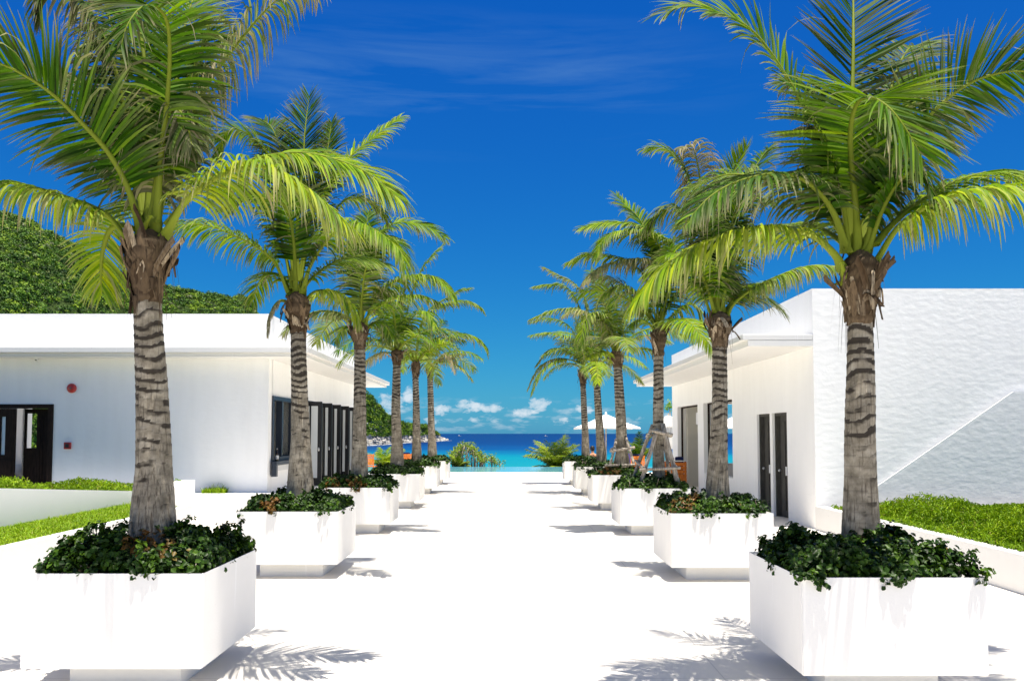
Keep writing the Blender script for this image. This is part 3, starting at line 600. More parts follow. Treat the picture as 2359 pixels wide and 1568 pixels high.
palm('third palm in the right row, ringed by the larger frame of weathered props', YR[2] + .6, (1517, 1112), (1517, 818), [15.5, 12.6, 12, 11.3], (1518, 765), [
    ('D', [(700, 1480), (640, 1420), (580, 1400), (520, 1450)], -.2, dict(L=.36, droop=1.2, tone=.55)),
    ('D', [(710, 1470), (640, 1330), (550, 1200), (440, 1150), (340, 1200)], -.4, dict(L=.46, droop=1.4, tone=.6, dry=.1)),
    ('D', [(745, 1460), (790, 1250), (830, 1060), (850, 930), (820, 850)], [0, -.3, -.9], dict(L=.52, droop=.7, tone=.35, A=(.1, -1))),
    ('D', [(780, 1490), (830, 1380), (900, 1310), (1000, 1290), (1055, 1410)], -.2, dict(L=.42, droop=1.6, tone=.6, dry=.1)),
    ('D', [(730, 1450), (800, 1050), (830, 830), (740, 760), (600, 690), (450, 660), (300, 665), (150, 700)], -.2, dict(L=.48, droop=.8, tone=.68, twist=25, s0=.38)),
    ('D', [(730, 1450), (790, 1000), (700, 790), (560, 725), (400, 730), (300, 800), (250, 920)], -.7, dict(L=.46, droop=1.2, tone=.62, s0=.4)),
    ('D', [(730, 1450), (700, 1000), (620, 700), (540, 580), (480, 530), (415, 455)], .4, dict(L=.42, droop=.5, tone=.5, s0=.4, twist=20)),
    ('D', [(720, 1450), (720, 1150), (660, 960), (500, 940), (350, 970), (250, 1020), (160, 1110)], -.5, dict(L=.40, droop=1.8, tone=.6, dry=.5, s0=.35)),
    ('D', [(720, 1450), (640, 1100), (500, 960), (350, 920), (200, 905), (50, 960)], .3, dict(L=.44, droop=.9, tone=.65, s0=.35)),
    ('D', [(740, 1450), (780, 1000), (850, 800), (950, 760)], .5, dict(L=.44, droop=1.0, tone=.3)),
], 29, .8, 24, extra=5, extra_el=(20, 85), ext_len=1.6)
palm('fourth palm in the right row, ringed by the smaller frame of weathered props', YR[3] + .6, (1434, 1064), (1423, 845), [15, 12.4, 11.3, 10], (1419, 815), [
    ('C', [(930, 1045), (980, 1010), (1080, 1000), (1190, 1008), (1250, 1060)], -.2, dict(L=.46, droop=1.5, tone=.5)),
    ('C', [(850, 1140), (820, 1040), (740, 1048), (640, 1085)], -.4, dict(L=.28, droop=1.5, tone=.85)),
    ('C', [(870, 1040), (800, 800), (700, 735), (600, 670), (500, 650), (420, 690)], -.3, dict(L=.44, droop=1.6, tone=.6, dry=.45)),
    ('C', [(880, 1040), (820, 850), (740, 700), (650, 690), (590, 800), (570, 980)], -.7, dict(L=.46, droop=1.5, tone=.6, dry=.15)),
], 30, .7, 18, extra=9, extra_el=(15, 88), ext_len=1.8)
palm('fifth palm in the right row, trunk leaning slightly in front of the white parasol', YR[4] + .6, (1386, 1060), (1375, 885), [12.5, 9.5, 8.4, 7.6], (1373, 850), [
    ('C', [(690, 1190), (640, 1000), (560, 640), (440, 450), (290, 420), (150, 435)], .2, dict(L=.46, droop=1.0, tone=.65, s0=.35)),
    ('C', [(700, 1190), (660, 900), (600, 540), (510, 410), (400, 350), (240, 265)], .4, dict(L=.44, droop=1.0, tone=.5, dry=.25, s0=.4)),
    ('C', [(690, 1180), (640, 850), (560, 660), (440, 640), (300, 660), (120, 730)], -.2, dict(L=.46, droop=1.1, tone=.6, s0=.35, dry=.1)),
], 31, .6, 22, extra=9, extra_el=(15, 88), ext_len=1.8)
palm('last palm at the far end of the right row, long arched fronds to its left', YR[5] + .6, (1350, 1056), (1343, 888), [11, 8, 7, 6.4], (1343, 852), [
    ('C', [(570, 1150), (480, 1110), (380, 1110), (280, 1150), (180, 1260), (115, 1425)], -.5, dict(L=.40, droop=1.4, tone=.65, dry=.1)),
    ('C', [(560, 1140), (430, 1100), (330, 1100), (220, 1150), (140, 1250), (85, 1370)], .2, dict(L=.38, droop=1.5, tone=.6, dry=.35)),
    ('C', [(575, 1130), (470, 1040), (360, 1003), (260, 1030), (165, 1150)], -.1, dict(L=.40, droop=1.3, tone=.55, dry=.3)),
    ('C', [(580, 1130), (500, 930), (370, 880), (260, 860), (120, 880)], -.3, dict(L=.48, droop=1.2, tone=.68)),
    ('C', [(585, 1130), (510, 870), (400, 760), (250, 730), (120, 760)], .2, dict(L=.44, droop=1.0, tone=.5)),
], 32, .6, 18, extra=10, extra_el=(20, 88), ext_len=1.7)

# ------------------------------------------------------------------ planters and what grows in them
def planter(x0, x1, y, label):
    d = x1 - x0; p = empty('planter', ((x0 + x1) / 2, y + d / 2, 0), label, 'planter', 'white box planters in two rows')
    bm = bmesh.new(); bmesh.ops.create_cube(bm, size=1)
    for v in bm.verts: v.co = ((x0 + x1) / 2 + v.co.x * d, y + d / 2 + v.co.y * d, .495 + v.co.z * .64)
    top = [f for f in bm.faces if f.normal.z > .9]
    bmesh.ops.inset_region(bm, faces=top, thickness=.075); bmesh.ops.translate(bm, verts=[v for v in top[0].verts], vec=(0, 0, -.09))
    bmesh.ops.bevel(bm, geom=[e for e in bm.edges if e.calc_face_angle(0) > 1], offset=.007, segments=2, affect='EDGES')
    me = bpy.data.meshes.new('box'); bm.to_mesh(me); bm.free(); put('box', me, M['paint'], p)
    MB().box(x0 + .225, x1 - .225, y + .225, y + d - .225, 0, .175).build('base', M['paint'], p)
    MB().box(x0 + .078, x1 - .078, y + .078, y + d - .078, .727, .755).build('soil', M['soil'], p)
def shrub(x0, x1, y, n, ls, label, seed, brown=(), hmax=.29):
    rng = np.random.default_rng(seed); d = x1 - x0; cx, cy = (x0 + x1) / 2, y + d / 2
    root = empty('shrub', (cx, cy, .755), label, 'shrub', 'shrubs spilling over the planters')
    nc = n // 9; a = rng.uniform(-1, 1, (nc, 2)); ph = rng.uniform(0, 6, 8)
    k = np.maximum(abs(a[:, 0]), abs(a[:, 1])); reach = .478 * d + .055 * np.sin(a[:, 0] * 7 + ph[0]) * np.sin(a[:, 1] * 6 + ph[1])
    px, py = cx + a[:, 0] * reach, cy + a[:, 1] * reach
    hh = hmax * (1.0 - .6 * np.clip((k - .6) / .4, 0, 1) ** 1.8) * (.72 + .28 * np.sin(px * 7.3 + ph[2]) * np.cos(py * 8.1 + ph[3])) * rng.uniform(.55, 1.15, nc)
    tall = rng.random(nc) < .035; hh = np.where(tall, hh + rng.uniform(.03, .09, nc), hh)
    z = .78 + hh; z = np.where(k > .93, z - rng.uniform(0, .04, nc), z)
    pc = np.stack([px, py, z], 1); out = nrm(np.stack([a[:, 0] * .6, a[:, 1] * .6, np.full(nc, .8)], 1) + rng.normal(0, .35, (nc, 3)))
    fill = rng.random((nc, 1)) < .5                              # half of the rosettes stand lower, inside the mound
    pc = np.where(fill, pc - np.array([0, 0, 1]) * (hh * rng.uniform(.1, .8, nc))[:, None], pc)
    q = 9; e = rng.normal(0, 1, (nc, q, 3)) * ls * .75 + out[:, None] * rng.uniform(-.5, .8, (nc, q, 1)) * ls
    c = (pc[:, None] + e).reshape(-1, 3); dr = (out[:, None] + nrm(e) * .75 + rng.normal(0, .25, (nc, q, 3))).reshape(-1, 3)
    tc = np.clip(rng.normal(.38, .2, nc), 0, 1); tone = (tc[:, None] + rng.normal(0, .14, (nc, q))).ravel()
    dry = np.zeros((nc, q))
    for bx, by, br in brown:
        dry = np.maximum(dry, (np.hypot(pc[:, 0] - cx - bx, pc[:, 1] - cy - by) < br)[:, None] * rng.uniform(.5, 1, (nc, q)) * (rng.random((nc, 1)) < (.85 if n > 16000 else .5)))
    dry = np.maximum(dry, (rng.random((nc, 1)) < .006) * .6)
    put('foliage', leaf_cloud(c, dr, rng.uniform(.8, 1.25, nc * q) * ls, tone, dry.ravel(), rng, .8), M['shrub'], root)
    st = MB()
    for i in range(26):
        b = Vector((cx + rng.uniform(-.42, .42) * d, cy + rng.uniform(-.42, .42) * d, .74)); e_ = b + Vector((rng.uniform(-.1, .1), rng.uniform(-.1, .1), rng.uniform(.1, .24)))
        st.tube([b, (b + e_) / 2 + Vector((.015, 0, 0)), e_], [.006, .005, .003], 5)
    st.build('stems', M['stem'], root)
NTH = ['nearest', 'second', 'third', 'fourth', 'fifth', 'last']
for i in range(6):
    n, ls = ((17000, .020), (15000, .020), (10000, .024), (7000, .028), (5500, .032), (4500, .035))[i]
    def wh(side): return ('nearest white box planter in the %s row, cut by the bottom edge' if i == 0 else 'farthest white box planter in the %s row, beside the pool' if i == 5 else NTH[i] + ' white box planter from the front in the %s row') % side
    planter(XL0, XL1, YL[i], wh('left')); planter(XR0, XR1, YR[i], wh('right'))
    lab = lambda side: {0: 'glossy shrub in the nearest %s planter' % side, 5: 'shrub in the farthest %s planter' % side}.get(i, 'shrub in the %s planter of the %s row' % (NTH[i], side))
    extra = {0: ', a rusty brown patch by the trunk', 1: ', one brown tuft beside the trunk', 2: ', browned along its front edge'}.get(i, '')
    shrub(XL0, XL1, YL[i], n, ls, lab('left') + extra, 100 + i, brown={0: [(.10, -.30, .17)], 1: [(-.1, -.1, .12), (-.25, -.55, .12)], 2: [(0, -.5, .2), (-.4, -.55, .12)]}.get(i, ()), hmax=.28 if i == 0 else .23 if i < 3 else .19)
    extra = {1: ', ochre and brown at its left end', 3: ', rust coloured leaves round the props'}.get(i, '')
    shrub(XR0, XR1, YR[i], n, ls, lab('right') + extra, 200 + i, brown={1: [(-.45, -.4, .2), (-.2, -.2, .14)], 2: [(.1, .2, .14), (-.35, .4, .16)], 3: [(-.2, -.4, .25), (.3, .3, .2)]}.get(i, ()), hmax=.25 if i == 0 else .22 if i < 3 else .18)

# props round two palms
def pole(parent, a, b, r, name='pole'):
    a, b = Vector(a), Vector(b); mb = MB(); k = 7; pts = [a.lerp(b, i / (k - 1)) + Vector((random.uniform(-1, 1), random.uniform(-1, 1), 0)) * r * .10 for i in range(k)]
    r *= .76; mb.tube(pts, [r * random.uniform(.92, 1.06) for _ in pts], 9, .10); return mb.build(name, M['oldwood'], parent)
br = empty('tree_brace', at(1517, 1112, YR[2] + .6), 'larger frame of grey weathered wooden props round a palm trunk', 'tree brace', 'wooden props round palm trunks')
yf, yb = YR[2] + .22, YR[2] + 1.0; yc = YR[2] + .6
pole(br, at(1503, 978, yc + .1), at(1455, 1112, yb), .045); pole(br, at(1514, 988, yc - .14), at(1476, 1114, yf), .05)
pole(br, at(1526, 976, yc - .14), at(1563, 1116, yf), .052); pole(br, at(1529, 998, yc + .12), at(1544, 1104, yb), .045)
pole(br, at(1497, 990, yc - .22), at(1550, 1002, yc - .22), .042, 'rail'); pole(br, at(1488, 1001, yc + .24), at(1547, 1004, yc + .24), .04, 'rail'); pole(br, at(1490, 1006, yc - .25), at(1512, 982, yc + .24), .036, 'rail')
pole(br, at(1474, 1082, yf - .03), at(1567, 1077, yf - .03), .036, 'rail'); pole(br, at(1464, 1060, yb), at(1489, 1085, yf), .036, 'rail'); pole(br, at(1560, 1077, yf), at(1552, 1070, yb), .034, 'rail')
br = empty('tree_brace', at(1434, 1064, YR[3] + .6), 'smaller frame of grey weathered wooden props farther back', 'tree brace', 'wooden props round palm trunks')
yf, yb = YR[3] + .25, YR[3] + 1.0; yc = YR[3] + .6
pole(br, at(1420, 1012, yc - .1), at(1405, 1072, yf), .045); pole(br, at(1442, 1008, yc - .1), at(1461, 1070, yf), .045); pole(br, at(1426, 1020, yc + .12), at(1416, 1066, yb), .04); pole(br, at(1438, 1020, yc + .12), at(1449, 1066, yb), .04)
pole(br, at(1405, 1039, yf + .05), at(1463, 1030, yf + .05), .04, 'rail'); pole(br, at(1393, 1071, yf - .03), at(1463, 1070, yf - .03), .038, 'rail'); pole(br, at(1408, 1034, yf + .1), at(1420, 1030, yb), .034, 'rail')

# ------------------------------------------------------------------ left building
HT = 4.43; WX = -5.35; FY = 19.0; EY = 29.7; CXL = -4.33; BK = 33.0; XFAR = -17.0
bl = empty('left_villa', (-11, 24, 0), 'long low white stucco building on the left with dark glazed doors', 'building')
mb = MB(); T_ = .28
# front wall round the dark doorway (x -11.6..-10.16)
dx0, dx1, dz = -12.3, -10.14, 2.40
mb.box(dx1, WX, FY, FY + T_, 0, HT); mb.box(XFAR, dx0, FY, FY + T_, 0, HT); mb.box(dx0, dx1, FY, FY + T_, dz, HT); mb.box(dx0, dx1, FY, FY + T_, 0, .36)
# side wall round window and door opening
wy0, wy1, wz0, wz1 = 19.27, 21.25, 1.12, 2.60; oy0, oy1, oz = 22.4, 28.2, 2.63
xi = WX - T_; y0 = FY + T_
mb.box(xi, WX, y0 - .0, wy0 + .03, 0, HT) if wy0 + .03 > y0 else None
ys = max(y0, wy0)
mb.box(xi, WX, ys, wy1, 0, wz0); mb.box(xi, WX, ys, wy1, wz1, HT); mb.box(xi, WX, wy1, oy0, 0, HT); mb.box(xi, WX, oy0, oy1, oz, HT); mb.box(xi, WX, oy0, oy1, 0, .36); mb.box(xi, WX, oy1, EY, 0, HT)
# back and far-side walls; a window in the back wall looks on to the hill
mb.box(XFAR, XFAR + T_, y0, EY - T_, 0, HT)
mb.box(XFAR, xi, EY - T_, EY, 0, .6); mb.box(XFAR, xi, EY - T_, EY, 3.0, HT)
for a, b in ((XFAR, -17.6 + 1.0), (-15.2, xi)): mb.box(a, b, EY - T_, EY, .6, 3.0)
mb.build('wall', M['stucco'], bl)
MB().box(XFAR + T_, xi, y0, EY - T_, .30, .36).build('interior_floor', M['cream'], bl)
MB().box(XFAR + T_, xi, y0, EY - T_, 3.9, 4.1).build('roof', M['stucco'], bl)
mb = MB(); mb.box(XFAR, CXL, FY - .62, FY, 3.50, 3.62, .012); mb.box(XFAR, CXL - .10, FY - .52, FY - .003, 3.42, 3.497)
mb.box(WX + .003, CXL, FY + .003, 31.1, 3.50, 3.62, .012); mb.box(WX + .003, CXL - .10, FY + .003, 31.0, 3.42, 3.497)
mb.box(-9, WX - .003, EY + .003, 31.1, 3.50, 3.62)
mb.build('canopy', M['paint'], bl)
wf = MB()
fx0, fx1 = WX - .20, WX + .035
wf.box(fx0, fx1, wy0, wy0 + .09, wz0 + .002, wz1); wf.box(fx0, fx1, wy1 - .09, wy1, wz0 + .002, wz1); wf.box(fx0, fx1, wy0 + .09, wy1 - .09, wz1 - .09, wz1); wf.box(fx0, fx1, wy0 + .09, wy1 - .09, wz0 + .002, wz0 + .09)
wf.box(fx0 + .04, fx1 - .05, 20.22, 20.30, wz0 + .09, wz1 - .09)
win = wf.build('window', M['navyframe'], bl)
MB().box(fx0 + .08, fx0 + .1, 20.3, wy1 - .09, wz0 + .09, wz1 - .09).build('pane', M['darkglass'], win)
MB().box(WX + .036, WX + .16, wy0 - .1, wy1 + .1, wz0 - .09, wz0).box(WX + .036, WX + .15, wy0 - .097, wy0 + .03, wz0 - .34, wz0 - .092).build('sill', M['navyframe'], win)
MB().box(WX + .003, WX + .10, wy0 + .12, wy1 + .1, wz0 - .22, wz0 - .095).build('sill_moulding', M['paint'], win)
ang0 = R(0)
for k, yy in enumerate((22.75, 24.05, 25.3, 26.6, 27.8)):
    x0, x1 = -5.78, -4.97; yb_ = yy + .035; z0, z1 = .37, 2.60; fr = MB()
    fr.box(x0, x0 + .07, yy, yb_, z0, z1); fr.box(x1 - .11, x1, yy, yb_, z0, z1); fr.box(x0 + .07, x1 - .11, yy, yb_, z1 - .12, z1); fr.box(x0 + .07, x1 - .11, yy, yb_, z0, z0 + .2)
    g1 = .33 if k == 0 else .23; g0 = g1 - .04
    fr.box(x1 - g1, x1 - g0, yy + .003, yb_ - .003, z0 + .2, z1 - .12)
    dr = fr.build('door', M['black'], bl)
    MB().box(x1 - g0 + .002, x1 - .112, yy + .004, yy + .014, z0 + .2, z1 - .12).build('pane', M['glass'], dr)  # pale base colour stands in for white reflected by the door glass
    MB().box(x0 + .072, x1 - g1 - .002, yy + .012, yy + .022, z0 + .2, z1 - .12).build('pane', M['glass' if k == 0 else 'darkglass'], dr)
    MB().lathe((x1 - .07, yy - .03, 1.33), [(.012, -.05), (.02, -.03), (.024, 0), (.02, .03), (.012, .05)], 10).build('handle', M['steel'], dr)
mb = MB(); mb.box(WX - .1, WX + .004, oy0, oy0 + .08, .362, oz); mb.box(WX - .1, WX + .004, oy1 - .08, oy1, .362, oz); mb.box(WX - .1, WX + .004, oy0 + .08, oy1 - .08, oz - .10, oz); mb.build('door_frame', M['black'], bl)
# dark double doorway in the front
fr = MB(); yy = FY + .05
fr.box(dx1 - .11, dx1, yy - .08, yy + .12, .362, dz); fr.box(dx0, dx1 - .11, yy - .08, yy + .12, dz - .09, dz); fr.box(dx0, dx0 + .1, yy - .08, yy + .12, .362, dz - .09)
fr.build('door_frame', M['darkwood'], bl)
def leafdoor(x0, x1, y, slots, z0=.37, z1=2.30, zs=(1.28, 2.12)):
    f = MB(); xs = [x0] + [v for s_ in slots for v in s_] + [x1]
    f.box(x0, x1, y, y + .05, z0, zs[0]); f.box(x0, x1, y, y + .05, zs[1], z1)
    for i in range(0, len(xs), 2): f.box(xs[i], xs[i + 1], y, y + .05, zs[0], zs[1])
    for a, b in ((x0 + .06, (x0 + x1) / 2 - .03), ((x0 + x1) / 2 + .03, x1 - .06)): f.box(a, b, y - .012, y - .001, z0 + .15, zs[0] - .12)
    d = f.build('door', M['darkwood'], bl)
    for a, b in slots: MB().box(a, b, y + .02, y + .028, zs[0], zs[1]).build('pane', M['glass'], d)
    return d
leafdoor(-11.95, -10.93, FY - .10, [(-11.45, -11.29), (-11.24, -11.15)])
d2 = leafdoor(-10.92, -10.58, FY + .25, []) if False else None
f = MB(); f.box(-10.90, -10.86, FY + .2, FY + .25, .37, 2.3); f.box(-10.62, -10.25, FY + .2, FY + .25, .37, 2.3); f.box(-10.86, -10.62, FY + .2, FY + .25, .37, 1.42); f.box(-10.86, -10.62, FY + .2, FY + .25, 2.2, 2.3)
for a in (-10.56, -10.50): f.box(a, a + .03, FY + .185, FY + .199, .6, 2.1)
f.build('door', M['darkwood'], bl)
# plinth, steps
mb = MB(); mb.box(-17, -5.0, 18.45, 19.0 - .003, 0, .44); mb.box(WX + .003, -5.0, 19.0, 29.7, 0, .36); mb.build('plinth', M['paint'], bl)
def wall_thing(name, label, cat, mb, mat): return tag(mb.build(name, mat), label, cat)
a = at(166, 894, FY); rt = empty('alarm_bell', (a[0], FY, a[2]), 'round red alarm bell high on the left white wall', 'alarm bell')
p = MB(); p.lathe((0, 0, 0), [(.105, 0), (.105, .03), (.095, .05), (.06, .065), (.02, .07)], 24); o = p.build('gong', M['red'], rt); o.matrix_parent_inverse = Matrix.Identity(4); o.rotation_euler = (R(90), 0, 0)
p = MB(); p.lathe((0, 0, .068), [(.022, 0), (.022, .012), (.006, .016)], 12); o = p.build('boss', M['darkglass'], rt); o.matrix_parent_inverse = Matrix.Identity(4); o.rotation_euler = (R(90), 0, 0)
a = at(157, 1026, FY); rt = empty('call_point', (a[0], FY, a[2]), 'small square red fire call point below the bell', 'call point')
MB().box(a[0] - .075, a[0] + .075, FY - .05, FY - .001, a[2] - .075, a[2] + .075, .01).build('housing', M['red'], rt); MB().box(a[0] - .04, a[0] + .04, FY - .056, FY - .0505, a[2] - .04, a[2] + .04).build('press_plate', M['vase'], rt)
a = at(88, 828, FY); rt = empty('security_camera', (a[0], FY, a[2]), 'tiny white security camera under the left eaves', 'camera')
p = MB(); p.lathe((a[0], FY - .06, a[2]), [(.045, .05), (.05, .0), (.04, -.03), (.015, -.05)], 14); p.box(a[0] - .03, a[0] + .03, FY - .06, FY - .001, a[2] + .02, a[2] + .05); p.build('housing', M['plastic'], rt); MB().lathe((a[0], FY - .09, a[2] - .03), [(.02, 0), (.024, .01), (.02, .02)], 10).build('lens', M['black'], rt)
rt = empty('glass_bottle', (WX + .06, 19.55, wz0), 'brown bottle with a pale label standing on the window sill', 'bottle')
MB().lathe((WX + .06, 19.55, wz0 + .001), [(.035, 0), (.037, .02), (.037, .15), (.03, .18), (.013, .21), (.013, .27)], 14).build('body', M['bottle'], rt); MB().lathe((WX + .06, 19.55, wz0 + .04), [(.0385, 0), (.0385, .09)], 14).build('paper_label', M['canvas'], rt); MB().lathe((WX + .06, 19.55, wz0 + .271), [(.015, 0), (.015, .018)], 10).build('cap', M['plastic'], rt)

# ------------------------------------------------------------------ right building
RX = 5.64; RY = 15.66; RE = 29.2; CXR = 4.34; XR = 18.0
brg = empty('right_villa', (11, 22, 0), 'tall white stucco building on the right with two grey doors', 'building')
mb = MB(); xi = RX + T_; y0 = RY + T_
mb.box(RX, XR, RY, y0, 0, HT)
d1, d2, d3, d4, dz = 17.22, 18.16, 18.34, 19.28, 2.18
v0, v1, v2, v3_ = 21.4, 24.55, 25.3, 28.3; vz = 2.62
for a, b in ((y0, d1), (d2, d3), (d4, v0), (v1, v2), (v3_, RE)): mb.box(RX, xi, a, b, 0, HT)
for a, b, z in ((d1, d2, dz), (d3, d4, dz), (v0, v1, vz), (v2, v3_, vz)): mb.box(RX, xi, a, b, z, HT)
mb.box(RX + .04, xi, v0, v1, 0, .62)
mb.box(XR - T_, XR, y0, RE, 0, HT)
mb.box(xi, 6.42, RE - T_, RE, 0, HT); mb.box(6.42, 12, RE - T_, RE, 2.75, HT); mb.box(12, XR - T_, RE - T_, RE, 0, HT)
mb.box(9.6, 9.85, RE - T_, RE, 0, 2.75)
mb.build('wall', M['stucco'], brg)
MB().box(xi, XR - T_, 20.4, 20.6, 0, 3.3).build('interior_wall', M['cream'], brg)
MB().box(xi, XR - T_, y0, RE - T_, 3.3, 3.5).build('roof', M['stucco'], brg)
MB().box(xi + .003, 6.40, 28.1, RE - T_ - .003, .0, 3.3).build('interior_pier', M['cream'], brg)
mb = MB(); mb.box(CXR, RX - .003, RY, 29.4, 3.47, 3.58, .012); mb.box(CXR + .10, RX - .003, RY + .003, 29.3, 3.36, 3.467); mb.build('canopy', M['paint'], brg)
for k, (a, b) in enumerate(((d1, d2), (d3, d4))):
    f = MB(); x0, x1 = RX + .14, RX + .19
    f.box(RX + .05, x1, a, a + .05, .003, dz); f.box(RX + .05, x1, b - .05, b, .003, dz); f.box(RX + .05, x1, a + .05, b - .05, dz - .06, dz)
    dr = f.build('door', M['greywood'], brg)
    p = MB(); p.box(x0 + .01, x1 - .003, a + .052, b - .052, .01, dz - .062); p.box(x0 - .012, x0 + .009, a + .18, a + .40, 1.02, 2.0); p.box(x0 - .012, x0 + .009, b - .40, b - .18, 1.02, 2.0); p.box(x0 - .012, x0 + .009, a + .18, a + .40, .15, .85); p.box(x0 - .012, x0 + .009, b - .40, b - .18, .15, .85)
    p.build('leaf', M['greywood'], dr)
    MB().box(x0 - .016, x0 - .013, a + .25, a + .33, 1.0, 1.35).build('push_plate', M['steel'], dr); MB().box(x0 - .02, x0 + .008, a + .42, a + .50, .88, 1.06).build('lock', M['plastic'], dr)
    MB().lathe((x0 - .045, b - .14, .97), [(.01, -.03), (.028, -.015), (.03, 0), (.028, .015), (.01, .03)], 12).build('handle', M['steel'], dr)
for a, b in ((v0, v1), (v2, v3_)):
    f = MB(); f.box(RX + .12, RX + .17, b - .05, b - .002, .003 if a == v2 else .62, vz - .002); f.box(RX + .12, RX + .17, a + .002, b - .05, vz - .05, vz - .002); f.build('window_track', M['darkwood'], brg)
# thin leaning slab added to stand in for a triangular shadow on the wall
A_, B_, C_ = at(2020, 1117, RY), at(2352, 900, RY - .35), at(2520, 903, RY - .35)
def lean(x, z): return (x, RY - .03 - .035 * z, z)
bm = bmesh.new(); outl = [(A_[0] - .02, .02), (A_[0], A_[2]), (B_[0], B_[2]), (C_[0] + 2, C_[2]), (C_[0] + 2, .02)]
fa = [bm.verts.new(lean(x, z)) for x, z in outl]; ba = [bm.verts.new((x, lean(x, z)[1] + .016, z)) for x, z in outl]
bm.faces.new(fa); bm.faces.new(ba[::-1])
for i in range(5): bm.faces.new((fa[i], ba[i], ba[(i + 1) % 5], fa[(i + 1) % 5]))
bmesh.ops.recalc_face_normals(bm, faces=bm.faces); me = bpy.data.meshes.new('shadow_slab'); bm.to_mesh(me); bm.free(); put('shadow_slab', me, M['stucco'], brg)

# things in and by the right building
MB_ = MB(); MB_.box(6.45, 7.6, 28.25, 28.55, 0, .76); wall_thing('low_wall', 'low white parapet inside the right building carrying a dark vase', 'low wall', MB_, M['paint'])
rt = empty('clay_vase', (6.62, 28.4, .76), 'big round dark clay vase standing on the low parapet', 'vase')
MB().lathe((6.62, 28.4, .761), [(.12, 0), (.22, .08), (.28, .22), (.27, .34), (.19, .46), (.11, .52)], 26).build('body', M['vase'], rt); MB().lathe((6.62, 28.4, 1.282), [(.11, 0), (.135, .02), (.12, .045), (.09, .04)], 20).build('rim', M['vase'], rt)
rt = empty('hanging_lantern', (6.3, 27.4, 2.2), 'white box lantern hung by the opening of the right building', 'lantern')
MB().box(6.08, 6.30, 27.3, 27.52, 2.04, 2.42, .008).build('shade', M['canvas'], rt); MB().tube([(6.19, 27.41, 2.42), (6.19, 27.41, 3.3)], .012, 8).build('rod', M['black'], rt)
rt = empty('garden_bench', (5.05, 26.4, 0), 'orange slatted wooden daybed with navy cushions against the right building', 'daybed')
fr = MB()
for i in range(7): fr.box(4.75, 5.42, 25.9 + .003 * (i % 2), 25.94 + .003 * (i % 2), .08 + i * .115, .18 + i * .115)
for x in (4.75, 5.37):
    for y in (25.945, 27.3): fr.box(x, x + .05, y, y + .05, 0, .9)
fr.box(4.76, 5.41, 25.95, 27.3, .36, .42); fr.build('frame', M['orange'], rt)
MB().box(4.72, 5.45, 25.87, 25.99, .90, .93).build('top_rail', M['paint'], rt)
MB().box(4.83, 5.08, 26.0, 26.2, .62, 1.02, .05).build('cushion', M['navy'], rt); MB().box(5.12, 5.36, 26.0, 26.2, .62, 1.04, .05).build('cushion', M['navy'], rt); MB().box(4.80, 5.36, 26.0, 27.28, .42, .56, .04).build('mattress', M['navy'], rt)
def deckchair(x, y, label, cush=None, rz=0):
    t = empty('deck_chair', (x, y, 0), label, 'deck chair', 'orange wooden deck chairs near the pool', rz)
    b = MB()
    for i in range(6): b.box(-.27, .27, -.02, .02, .44 + i * .075, .50 + i * .075)
    b.box(-.30, -.272, -.025, .025, .40, .90); b.box(.272, .30, -.025, .025, .40, .90)
    def loc(mb_, nm, mt): o_ = mb_.build(nm, mt, t); o_.matrix_parent_inverse = Matrix.Identity(4); return o_
    loc(b, 'backrest', M['orange']); s = MB()
    for i in range(6): s.box(-.3, .3, .04 + i * .085, .11 + i * .085, .36, .39)
    loc(s, 'seat', M['orange'])
    for sx_ in (-.3, .26):
        for sy in (.0, .5): loc(MB().box(sx_, sx_ + .04, sy, sy + .04, 0, .358), 'leg', M['orange'])
    if cush: loc(MB().box(-.24, .24, .045, .17, .40, .95, .05), 'cushion', cush)
    return t
deckchair(-5.88, 35.6, 'orange slatted deck chair left of a small palm, behind the left planters', None, R(-8))
deckchair(-4.38, 36.2, 'orange deck chair showing between two far trunks in the left row', M['navy'], R(14))
deckchair(4.72, 34.5, 'orange deck chair with a purple cushion behind the smaller props', M['purple'], R(170))
deckchair(5.02, 33.0, 'orange deck chair with a navy cushion right of the fourth right trunk', M['navy'], R(20))
